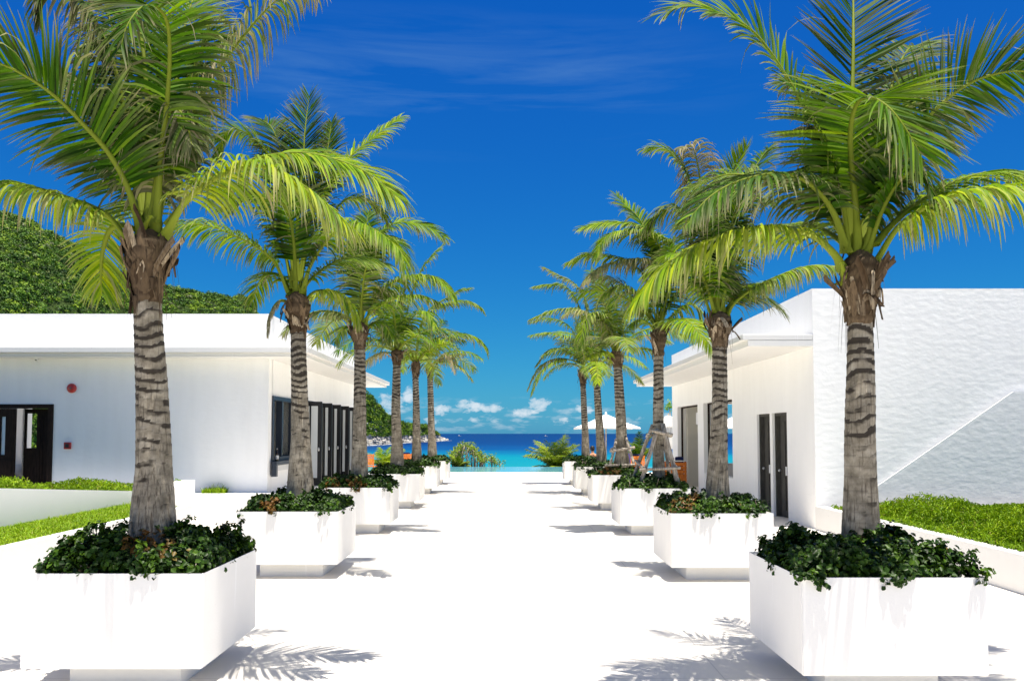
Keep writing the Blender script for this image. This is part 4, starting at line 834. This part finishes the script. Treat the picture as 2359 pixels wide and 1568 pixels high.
# parasols
def parasol(x, y, hw, top, edge, label):
    t = empty('parasol', (x, y, 0), label, 'parasol'); bm = bmesh.new(); n = 4; seg = 10
    ap = bm.verts.new((x, y, top)); rim = []; low = []
    for k in range(n):
        a0, a1 = math.pi / 4 + k * math.pi / 2, math.pi / 4 + (k + 1) * math.pi / 2
        for s in range(seg):
            q = s / seg; px = (math.cos(a0) * (1 - q) + math.cos(a1) * q) * hw * 1.414; py = (math.sin(a0) * (1 - q) + math.sin(a1) * q) * hw * 1.414
            sag = .05 * math.sin(q * math.pi); rim.append((x + px, y + py, edge + sag * .6))
    m1 = [bm.verts.new((x + (p[0] - x) * .5, y + (p[1] - y) * .5, edge + (top - edge) * .44)) for p in rim]; m2 = [bm.verts.new(p) for p in rim]; m3 = [bm.verts.new((p[0], p[1], p[2] - .06)) for p in rim]
    for i in range(len(rim)):
        j = (i + 1) % len(rim); bm.faces.new((ap, m1[i], m1[j])); bm.faces.new((m1[i], m2[i], m2[j], m1[j])); bm.faces.new((m2[i], m3[i], m3[j], m2[j]))
    me = bpy.data.meshes.new('canopy'); bm.to_mesh(me); bm.free(); put('canopy', me, M['canvas'], t)
    MB().tube([(x, y, 0), (x, y, top - .02)], .025, 10).build('pole', M['oldwood'], t); MB().lathe((x, y, top - .005), [(.04, 0), (.045, .04), (.02, .08)], 10).build('finial', M['canvas'], t); MB().lathe((x, y, 0), [(.28, 0), (.28, .06), (.05, .1)], 18).build('foot', M['vase'], t)
    for k in range(4):
        a0 = math.pi / 4 + k * math.pi / 2; MB().tube([(x + .05 * math.cos(a0), y + .05 * math.sin(a0), top - .1), (x + math.cos(a0) * hw * 1.36, y + math.sin(a0) * hw * 1.36, edge - .03)], .012, 6).build('rib', M['oldwood'], t)
pa = at(1396, 985, 34); parasol(pa[0], 34, 1.2, at(1396, 953, 34)[2], pa[2], 'open white square parasol behind the fifth palm in the right row')
pa = at(1700, 985, 36); parasol(pa[0], 36, 1.25, at(1700, 955, 36)[2], pa[2], 'white parasol glimpsed through the right building beside its trunk-covered window')
pa = at(1540, 960, 31.5); x, y = pa[0], 31.5; t = empty('closed_parasol', (x, y, 0), 'folded white parasol at the far corner of the right building', 'parasol')
bm = bmesh.new(); prof = [(.03, 2.42), (.12, 2.36), (.2, 2.15), (.24, 2.02), (.17, 1.98), (.2, 1.7), (.22, 1.35), (.16, 1.2)]; rings = []
for r_, z_ in prof: rings.append([bm.verts.new((x + r_ * (1 + .22 * math.cos(k * math.pi)) * math.cos(k * 2 * math.pi / 24), y + r_ * (1 + .22 * math.cos(k * math.pi)) * math.sin(k * 2 * math.pi / 24), z_ - .03 * (k % 2))) for k in range(24)])
for i in range(len(rings) - 1):
    for k in range(24): bm.faces.new((rings[i][k], rings[i][(k + 1) % 24], rings[i + 1][(k + 1) % 24], rings[i + 1][k]))
bm.faces.new(rings[0]); me = bpy.data.meshes.new('canopy'); bm.to_mesh(me); bm.free(); put('canopy', me, M['canvas'], t)
MB().tube([(x, y, 0), (x, y, 2.5)], .025, 10).build('pole', M['oldwood'], t); MB().lathe((x, y, 0), [(.26, 0), (.26, .06), (.05, .1)], 18).build('foot', M['vase'], t)

# a person sitting on an orange lounger by the pool, seen from behind
px, py = at(1366, 1050, 35.4)[0], 35.4
t = empty('sun_lounger', (px, py, 0), 'orange wooden lounger with a person sitting on it near the pool', 'lounger')
s = MB()
for i in range(14): s.box(px - .33, px + .33, py - .3 + i * .13, py - .2 + i * .13, .33, .36)
s.box(px - .36, px - .33, py - .3, py + 1.6, .29, .36); s.box(px + .33, px + .36, py - .3, py + 1.6, .29, .36); s.build('slatted_bed', M['orange'], t)
for sx_ in (-.36, .32):
    for sy in (-.25, 1.5): MB().box(px + sx_, px + sx_ + .04, py + sy, py + sy + .04, 0, .289).build('leg', M['orange'], t)
bm = bmesh.new(); sk = bm.verts.layers.skin.verify()
def sv(p, r, rx=None): v = bm.verts.new(p); v[sk].radius = (rx or r, r); return v
pel = sv((px, py, .47), .12, .15); v1 = sv((px, py + .01, .63), .095, .125); v2 = sv((px - .01, py + .02, .80), .10, .15); v3b = sv((px - .01, py + .03, .91), .055, .07); v4 = sv((px - .01, py + .05, .99), .05); hd = sv((px - .015, py + .07, 1.07), .085); hd2 = sv((px - .015, py + .07, 1.16), .07)
for a_, b_ in ((pel, v1), (v1, v2), (v2, v3b), (v3b, v4), (v4, hd), (hd, hd2)): bm.edges.new((a_, b_))
for sgn in (-1, 1):
    sh = sv((px + sgn * .17, py + .02, .85), .05); el_ = sv((px + sgn * .25, py + .06, .60), .038); wr = sv((px + sgn * .22, py + .26, .44), .026); hn = sv((px + sgn * .20, py + .36, .42), .03)
    for a_, b_ in ((v2, sh), (sh, el_), (el_, wr), (wr, hn)): bm.edges.new((a_, b_))
    hp = sv((px + sgn * .10, py + .12, .45), .085); kn = sv((px + sgn * .12, py + .50, .56), .058); an_ = sv((px + sgn * .11, py + .82, .42), .038); ft = sv((px + sgn * .11, py + .96, .41), .03)
    for a_, b_ in ((pel, hp), (hp, kn), (kn, an_), (an_, ft)): bm.edges.new((a_, b_))
me = bpy.data.meshes.new('person'); bm.to_mesh(me); bm.free(); ob = put('person', me, M['skin'])
ob.modifiers.new('skin', 'SKIN'); sb = ob.modifiers.new('sub', 'SUBSURF'); sb.levels = 1; sb.render_levels = 2
me.skin_vertices[0].data[0].use_root = True
tag(ob, 'person seen from behind with bare back and dark hair, sitting on a lounger', 'person')
MB().lathe((px - .015, py + .06, 1.0), [(.045, 0), (.09, .05), (.102, .12), (.09, .19), (.05, .235), (.01, .245)], 18).build('hair', M['hair'], ob)
MB().lathe((px - .005, py + .02, .715), [(.135, 0), (.15, .025), (.145, .06)], 20).build('bikini_band', M['purple'], ob)

# ------------------------------------------------------------------ grass beds
def grass_mesh(name, pts, h, rng, lean=.5, w=.006, tone=.55):
    n = len(pts); a = rng.uniform(0, 2 * np.pi, n); d = np.stack([np.cos(a), np.sin(a), np.zeros(n)], 1); hh = h * rng.uniform(.5, 1.2, n) * np.where(rng.random(n) < .03, 1.9, 1); ln = lean * rng.uniform(.2, 1.3, n)
    wv = np.stack([-np.sin(a), np.cos(a), np.zeros(n)], 1) * w * rng.uniform(.7, 1.4, (n, 1))
    p0 = pts; p1 = pts + d * (hh * ln * .35)[:, None] + Z3 * (hh * .6)[:, None]; p2 = pts + d * (hh * ln)[:, None] + Z3 * (hh * (1 - .25 * ln))[:, None]
    V = np.stack([p0 - wv, p0 + wv, p1 + wv * .9, p1 - wv * .9, p2 + wv * .15, p2 - wv * .15], 1).reshape(-1, 3); o = np.arange(n)[:, None] * 6
    Q = np.vstack([o + np.array([[0, 1, 2, 3]]), o + np.array([[3, 2, 4, 5]])])
    cl = np.sin(pts[:, 0] * 2.1 + 1) * np.sin(pts[:, 1] * 1.7 + 2) * .12
    t = np.zeros((n, 6, 3)); t[..., 0] = np.clip(tone + cl + rng.normal(0, .16, n), 0, 1)[:, None]; t[..., 1] = (rng.random(n) < .04)[:, None] * .7
    return mesh_np(name, V, Q, t.reshape(-1, 3))
rng = np.random.default_rng(5)
def cover_mesh(P, h, rng, ls):
    n = len(P); cl = np.sin(P[:, 0] * 3.1 + 1) * np.sin(P[:, 1] * 2.3 + 2) + .6 * np.sin(P[:, 0] * 7.7) * np.sin(P[:, 1] * 6.1 + 1)
    up = rng.random(n) ** .7; c = P + Z3 * (h * up * (1 + .45 * cl))[:, None]
    d = np.stack([rng.normal(0, .8, n), rng.normal(0, .8, n), rng.uniform(.1, 1, n)], 1)
    return leaf_cloud(c, d, ls * rng.uniform(.6, 1.5, n), .34 + .22 * up + .10 * cl + rng.normal(0, .15, n), (rng.random(n) < .03) * .6, rng, .24, 'grass')  # tone rises with height and clump, painting shade into the lower leaves
def bed(label, wallboxes, soil):
    b = empty('garden_bed', (soil[0], soil[2], 0), label, 'garden bed'); mb = MB()
    for w_ in wallboxes: mb.box(*w_)
    mb.build('wall', M['paint'], b); MB().box(*soil).build('soil', M['soil'], b); return b
bed('low white walled grass bed beside the right building', [(5.6, 5.78, 3, 15.6, 0, .43)], (5.783, 16, 3, 15.25, 0, .36))
def tufts(x0, x1, y0, y1, n, z, rng): return np.stack([rng.uniform(x0, x1, n), rng.uniform(y0, y1, n), np.full(n, z)], 1)
P = tufts(5.72, 10.5, 7.0, 15.15, 110000, .36, rng); hump = .075 * (1 + np.sin(P[:, 0] * 2.3) * np.sin(P[:, 1] * 1.9 + 1)) * np.clip((P[:, 0] - 5.75) * 2.5, 0, 1); P[:, 2] += hump * rng.uniform(0, 1.3, len(P))
tag(put('grass', cover_mesh(P, .13, rng, .028), M['grass']), 'bright lime green feathery ground cover in the right bed', 'grass', kind='stuff')
bed('lower white walled grass bed on the left', [(-5.98, -5.8, 3, 15.75, 0, .43)], (-6.72, -5.983, 3, 15.7, 0, .40))
P = tufts(-6.74, -5.88, 6.0, 15.6, 40000, .39, rng)
P[:, 2] += np.clip((-5.95 - P[:, 0]), 0, .8) * .12
tag(put('grass', grass_mesh('grass', P, .048, rng, 1.2, .0045, .55), M['grass']), 'short lime green grass in the lower left bed', 'grass', kind='stuff')
ub = empty('terrace_wall', (-6.8, 12, 0), 'sloping white retaining wall above the lower left grass, ending in a stepped post', 'retaining wall')
mb = MB(); mb.prism_x([(3, .4), (3, 1.66), (11.4, 1.02), (15.6, .70), (17.0, .62), (17.75, .75), (18.44, .75), (18.44, 0), (3, 0)], -6.97, -6.75); mb.build('wall', M['wash'], ub)
bm_ = MB(); bm_.prism_x([(3, 0), (3, 1.4), (11.4, .90), (15.6, .60), (18.4, .52), (18.4, 0)], -17, -6.973); bm_.build('soil', M['soil'], ub)
n = 70000; yy = rng.uniform(9, 18.35, n); xx = rng.uniform(-13.5, -6.90, n); zz = np.interp(yy, [3, 11.4, 15.6, 18.4], [1.4, .90, .60, .52]); P = np.stack([xx, yy, zz + .05 * np.sin(xx * 3) * np.sin(yy * 2)], 1)
tag(put('grass', cover_mesh(P, .17, rng, .030), M['grass']), 'lime green feathery ground cover below the left doorway', 'grass', kind='stuff')
P = tufts(-6.7, -6.2, 18.7, 18.95, 500, .44, rng); tag(put('grass_tuft', grass_mesh('grass_tuft', P, .13, rng, .6, .006, .6), M['grass']), 'little tuft of grass on the white plinth right of the stepped post', 'grass')

# ------------------------------------------------------------------ plants beyond the pool
def bushpalm(u, v, Y, n, ln, label, seed, el=(25, 80), tone=.6, zdrop=.5):
    rng = np.random.default_rng(seed); c = at(u, v, Y) - np.array([0, 0, zdrop]); t = empty('young_palm', c, label, 'young palm', 'young palms beyond the terrace')
    MB().tube([c - np.array([0, 0, 2.2]), c - np.array([0, 0, .8]), c + np.array([0, 0, .1])], [.16, .13, .1], 10).build('trunk', M['stem'], t)
    for e in range(n):
        a = e * 2.4 + rng.uniform(-.3, .3); elv = R(rng.uniform(*el)); L_ = ln * rng.uniform(.75, 1.15); h = np.array([math.cos(a), math.sin(a), 0]); d = h * math.cos(elv) + Z3 * math.sin(elv); p = c.copy(); P3 = [c]
        for q in range(5): p = p + d * L_ / 5; d = nrm(d - Z3 * rng.uniform(.15, .32)); P3.append(p.copy())
        put('frond', frond(np.array(P3), h, n=40, L=.50 * ln / 1.8, droop=rng.uniform(.6, 1.2), tone=np.clip(tone + rng.normal(0, .15), 0, 1), dry=max(0, rng.normal(.06, .1)), w=.05, s0=.12, rng=rng), M['leaf'], t)
bushpalm(1285, 1068, 49.5, 44, 2.2, 'bushy young palm with arching fronds behind the pool, right of centre', 41, (15, 85), .78)
bushpalm(1236, 1074, 48.5, 14, 1.0, 'low pale grassy palm at the pool rim, left of the bushy one', 42, (5, 50), .75, .3)
bushpalm(1056, 1072, 48.5, 14, 1.0, 'stiff upright young palm behind the pool beside the far left planter', 43, (50, 85), .7, .3)
bushpalm(884, 1066, 48.5, 14, 1.5, 'yellow-green young palm right of the orange slatted chair', 44, (30, 85), .85, .3)
bushpalm(1472, 1050, 48.5, 12, 1.6, 'young palm showing between the two framed trunks', 45, (40, 85), .6, .4)
def frangipani(u0, u1, v0, v1, Y, nst, label, seed):
    rng = np.random.default_rng(seed); a, b = at(u0, v1, Y), at(u1, v0, Y); t = empty('frangipani', ((a[0] + b[0]) / 2, Y, a[2] - .8), label, 'bush')
    st = MB(); C, D, S_, To = [], [], [], []
    for k in range(nst):
        x = rng.uniform(a[0], b[0]); y = Y + rng.uniform(-1.2, 1.2); q = (x - a[0]) / (b[0] - a[0]); top = a[2] + (b[2] - a[2]) * (1 - abs(q - .42) * 1.35) * rng.uniform(.6, 1)
        p0 = Vector((x * .75 + (a[0] + b[0]) / 2 * .25, y, a[2] - 1.2)); pm = Vector((x + rng.uniform(-.2, .2), y, (top + a[2]) / 2 - .1)); p1 = Vector((x, y, top))
        st.tube([p0, pm, p1], [.03, .018, .011], 6)
        for j in range(2):
            e = p1 + Vector((rng.uniform(-.22, .22), rng.uniform(-.22, .22), rng.uniform(-.05, .15))); st.tube([pm.lerp(p1, .6), e], [.016, .011], 5)
            m = 13; C.append(np.array(e) + rng.normal(0, .09, (m, 3))); D.append(nrm(rng.normal(0, .6, (m, 3)) + Z3)); S_.append(rng.uniform(.05, .085, m)); To.append(rng.uniform(.3, 1, m))
    st.build('branches', M['stem'], t); C = np.vstack(C); put('foliage', leaf_cloud(C, np.vstack(D), np.concatenate(S_), np.concatenate(To), np.zeros(len(C)), rng, .35), M['bush'], t)
frangipani(1040, 1122, 1016, 1072, 50, 62, 'sparse branching frangipani bush behind the pool, left of centre', 51)
frangipani(1105, 1152, 1052, 1072, 49.5, 14, 'low bare-stemmed bush at the pool rim right of the frangipani', 52)
c = at(1541, 934, 45); t = empty('young_tree', (c[0] + .5, 45, -2), 'slim young tree peeping past the far corner of the right building', 'tree')
MB().tube([(c[0] + .5, 45, -2), (c[0] + .3, 45, 1.0), (c[0], 45, c[2])], [.06, .045, .02], 8).build('trunk', M['stem'], t)
rng = np.random.default_rng(8); C = np.array(c) + rng.normal(0, .13, (60, 3)); put('crown', leaf_cloud(C, rng.normal(0, .6, (60, 3)) + Z3, rng.uniform(.06, .11, 60), rng.uniform(.5, 1, 60), np.zeros(60), rng, .35), M['bush'], t)

# ------------------------------------------------------------------ hill, headland, boats
def hill(name, prof, depth, base_z, label, ncr, cr, q, seed, mat, slope=1.0, rocks=False):
    """ridge seen along prof (u, v, Y); front face falls towards the camera to base_z"""
    rng = np.random.default_rng(seed); prof = np.array(prof, float); k = 90
    s = np.linspace(0, 1, k); sp = np.linspace(0, 1, len(prof)); U, Vv, Y = [np.interp(s, sp, prof[:, i]) for i in range(3)]
    ridge = np.array([at(u, v, y) for u, v, y in zip(U, Vv, Y)]); ridge[:, 2] = np.maximum(ridge[:, 2] - cr * .3, base_z + .5)
    m = 40; V = np.zeros((m, k, 3)); ph = rng.uniform(0, 6, 4)
    for j in range(m):
        t = j / (m - 1); tt = (t - .62) / .62                       # front from -1 to 0, back beyond
        drop = np.where(tt < 0, np.abs(tt) ** 1.15, abs(tt / .6) ** 1.1) if True else 0
        hgt = ridge[:, 2] - base_z; z = ridge[:, 2] - hgt * np.clip(drop, 0, 1.05)
        run = hgt / slope
        V[j, :, 0] = ridge[:, 0] + run * tt * ridge[:, 0] / ridge[:, 1]; V[j, :, 1] = ridge[:, 1] + run * tt
        bumpy = cr * .7 * np.sin(V[j, :, 0] / cr * .35 + ph[0]) * np.sin(V[j, :, 1] / cr * .3 + ph[1]) * np.clip(1 - abs(tt) ** 4, 0, 1) * np.clip(abs(tt) * 3, 0, 1)
        V[j, :, 2] = z + bumpy
    i, j = np.meshgrid(np.arange(m - 1), np.arange(k - 1), indexing='ij'); Q = np.stack([i * k + j, i * k + j + 1, (i + 1) * k + j + 1, (i + 1) * k + j], -1).reshape(-1, 4)
    tag(put(name, mesh_np(name, V.reshape(-1, 3), Q, None, True), mat), label, kind='structure')
    # crowns scattered over it by area
    fi = rng.random(ncr) * (m * .68 - 1); fj = rng.random(ncr) * (k - 1.01); i0, j0 = fi.astype(int), fj.astype(int); a, b = (fi - i0)[:, None], (fj - j0)[:, None]
    P = V[i0, j0] * (1 - a) * (1 - b) + V[i0 + 1, j0] * a * (1 - b) + V[i0, j0 + 1] * (1 - a) * b + V[i0 + 1, j0 + 1] * a * b
    return V, P, rng
def crowns(P, cr, q, rng, name, label, leaf=.26):
    n = len(P); r = cr * rng.uniform(.55, 1.25, n); d = nrm(rng.normal(size=(n, q, 3))); d[..., 2] = np.abs(d[..., 2]) * .9 + .02; d = nrm(d)
    lump = 1 + .22 * np.sin(d[..., 0] * 5 + rng.uniform(0, 6, (n, 1))) * np.sin(d[..., 1] * 5 + rng.uniform(0, 6, (n, 1))) + rng.normal(0, .08, (n, q))
    c = P[:, None] + d * (r[:, None] * lump)[..., None] * np.array([1, 1, .85]); tone = np.clip(rng.normal(.45, .28, n), .02, 1)[:, None] + rng.normal(0, .1, (n, q))
    sz = (r[:, None] * leaf * rng.uniform(.6, 1.4, (n, q))).ravel(); dry = (rng.random((n, 1)) < .05) * np.ones((n, q)) * .7
    me = leaf_cloud(c.reshape(-1, 3), (d + rng.normal(0, .35, d.shape)).reshape(-1, 3), sz, tone.ravel(), dry.ravel(), rng, .8, name)
    return tag(put(name, me, M['forest']), label, 'forest', kind='stuff')
V, P, rg = hill('hill', [(-420, 330, 300), (-250, 390, 310), (-100, 452, 320), (0, 487, 325), (37, 499, 325), (75, 512, 330), (125, 539, 335), (175, 564, 340), (225, 592, 345), (275, 622, 350), (325, 647, 360), (390, 659, 370), (450, 669, 380), (500, 677, 385), (530, 686, 390), (555, 681, 392), (572, 688, 395), (590, 720, 398), (650, 800, 400), (740, 930, 400), (800, 1030, 400)], 0, -10, 'steep forested hill rising behind the left building', 8000, 1.55, 1, 61, M['hill'], .62)
crowns(P, 1.55, 55, rg, 'hillside_forest', 'dense dark and lime green forest covering the hill behind the left building', .17)
V, P, rg = hill('headland', [(700, 800, 1150), (780, 850, 1160), (840, 899, 1180), (855, 915, 1200), (873, 935, 1230), (883, 952, 1260), (899, 958, 1330), (915, 968, 1400), (927, 973, 1450), (951, 974, 1520), (985, 979, 1620), (1003, 994, 1750), (1018, 1005, 1820), (1030, 1013, 1850)], 0, -15, 'rocky green headland running out into the sea behind the left trunks', 2200, 6, 1, 62, M['rock'], .8)
keep = P[:, 2] > -3; P2 = P[keep]; crowns(P2[rg.random(len(P2)) < .95], 4.6, 60, rg, 'headland_forest', 'scrubby green forest on the rocky headland', .17)
# boulders along the water line of the headland
edge = V[0]; Vs, Qs = [], []; o = 0
ico = bmesh.new(); bmesh.ops.create_icosphere(ico, subdivisions=2, radius=1); iv = np.array([v.co for v in ico.verts]); iq = np.array([[v.index for v in f.verts] for f in ico.faces]); ico.free()
for k in range(230):
    f = rg.random() * (len(edge) - 1.01); i = int(f); p = edge[i] + (edge[i + 1] - edge[i]) * (f - i); up = rg.random() ** 2
    p = p + (V[8, i] - p) * up; s = rg.uniform(1.5, 5.5) * (1.0 - .4 * up); sh = 1 + .28 * np.sin(iv @ rg.normal(0, 2.2, (3, 3)) + rg.uniform(0, 6, 3)).sum(1) / 1.6
    v = iv * sh[:, None] * s * np.array([1.1, 1, .75]); Vs.append(v + np.array([p[0], p[1], max(p[2], -13.5) + s * .25])); Qs.append(iq + o); o += len(iv)
tag(put('shore_rocks', mesh_np('shore_rocks', np.vstack(Vs), np.vstack(Qs)), M['rock']), 'pale boulders along the foot of the headland', 'rocks', kind='stuff')
fp = []; fq = []; o = 0
for k in range(150):
    f = rg.random() * (len(edge) - 1.01); i = int(f); p = edge[i] + (edge[i + 1] - edge[i]) * (f - i); L_ = rg.uniform(4, 14); W_ = rg.uniform(2.0, 8)
    p = p - np.array([0, 1, 0]) * rg.uniform(0, 12); a = np.linspace(0, 2 * np.pi, 8, endpoint=False); fp.append(np.stack([p[0] + np.cos(a) * L_ * rg.uniform(.7, 1.2, 8), p[1] + np.sin(a) * W_ * rg.uniform(.7, 1.2, 8), np.full(8, -13.9 + rg.uniform(0, .3))], 1)); fq.append(np.arange(8)[None] + o); o += 8
tag(put('surf', mesh_np('surf', np.vstack(fp), np.vstack(fq)), M['foam']), 'white surf breaking along the headland', 'surf', kind='stuff')
for u, v, label in ((1058, 1003, 'small white boat far out on the sea left of centre'), (1257, 1003.5, 'small white boat far out on the sea right of centre')):
    Y = 15.75 * 1960 / (v - 998 + 2.2); x = (u - CXP) / F * Y; t = empty('motor_boat', (x, Y, -14), label, 'boat'); k = Y / 2600 * .9
    bm = bmesh.new(); rings = []
    for q_, wd in ((-1, .75), (-.5, 1), (.2, 1), (.7, .6), (1, .05)): rings.append([bm.verts.new((x + q_ * 6 * k, Y + s_ * 2.2 * k * wd, -14 + z_ * k)) for s_, z_ in ((-1, 2.4), (-.6, -.3), (.6, -.3), (1, 2.4))])
    for i in range(4):
        for j in range(4): bm.faces.new((rings[i][j], rings[i][(j + 1) % 4], rings[i + 1][(j + 1) % 4], rings[i + 1][j]))
    bm.faces.new(rings[0]); bm.faces.new(rings[-1]); bmesh.ops.recalc_face_normals(bm, faces=bm.faces); me = bpy.data.meshes.new('hull'); bm.to_mesh(me); bm.free(); put('hull', me, M['paint'], t)
    MB().box(x - 3 * k, x + 1.6 * k, Y - 1.4 * k, Y + 1.4 * k, -14 + 2.45 * k, -14 + 4.6 * k, .2).build('cabin', M['paint'], t)
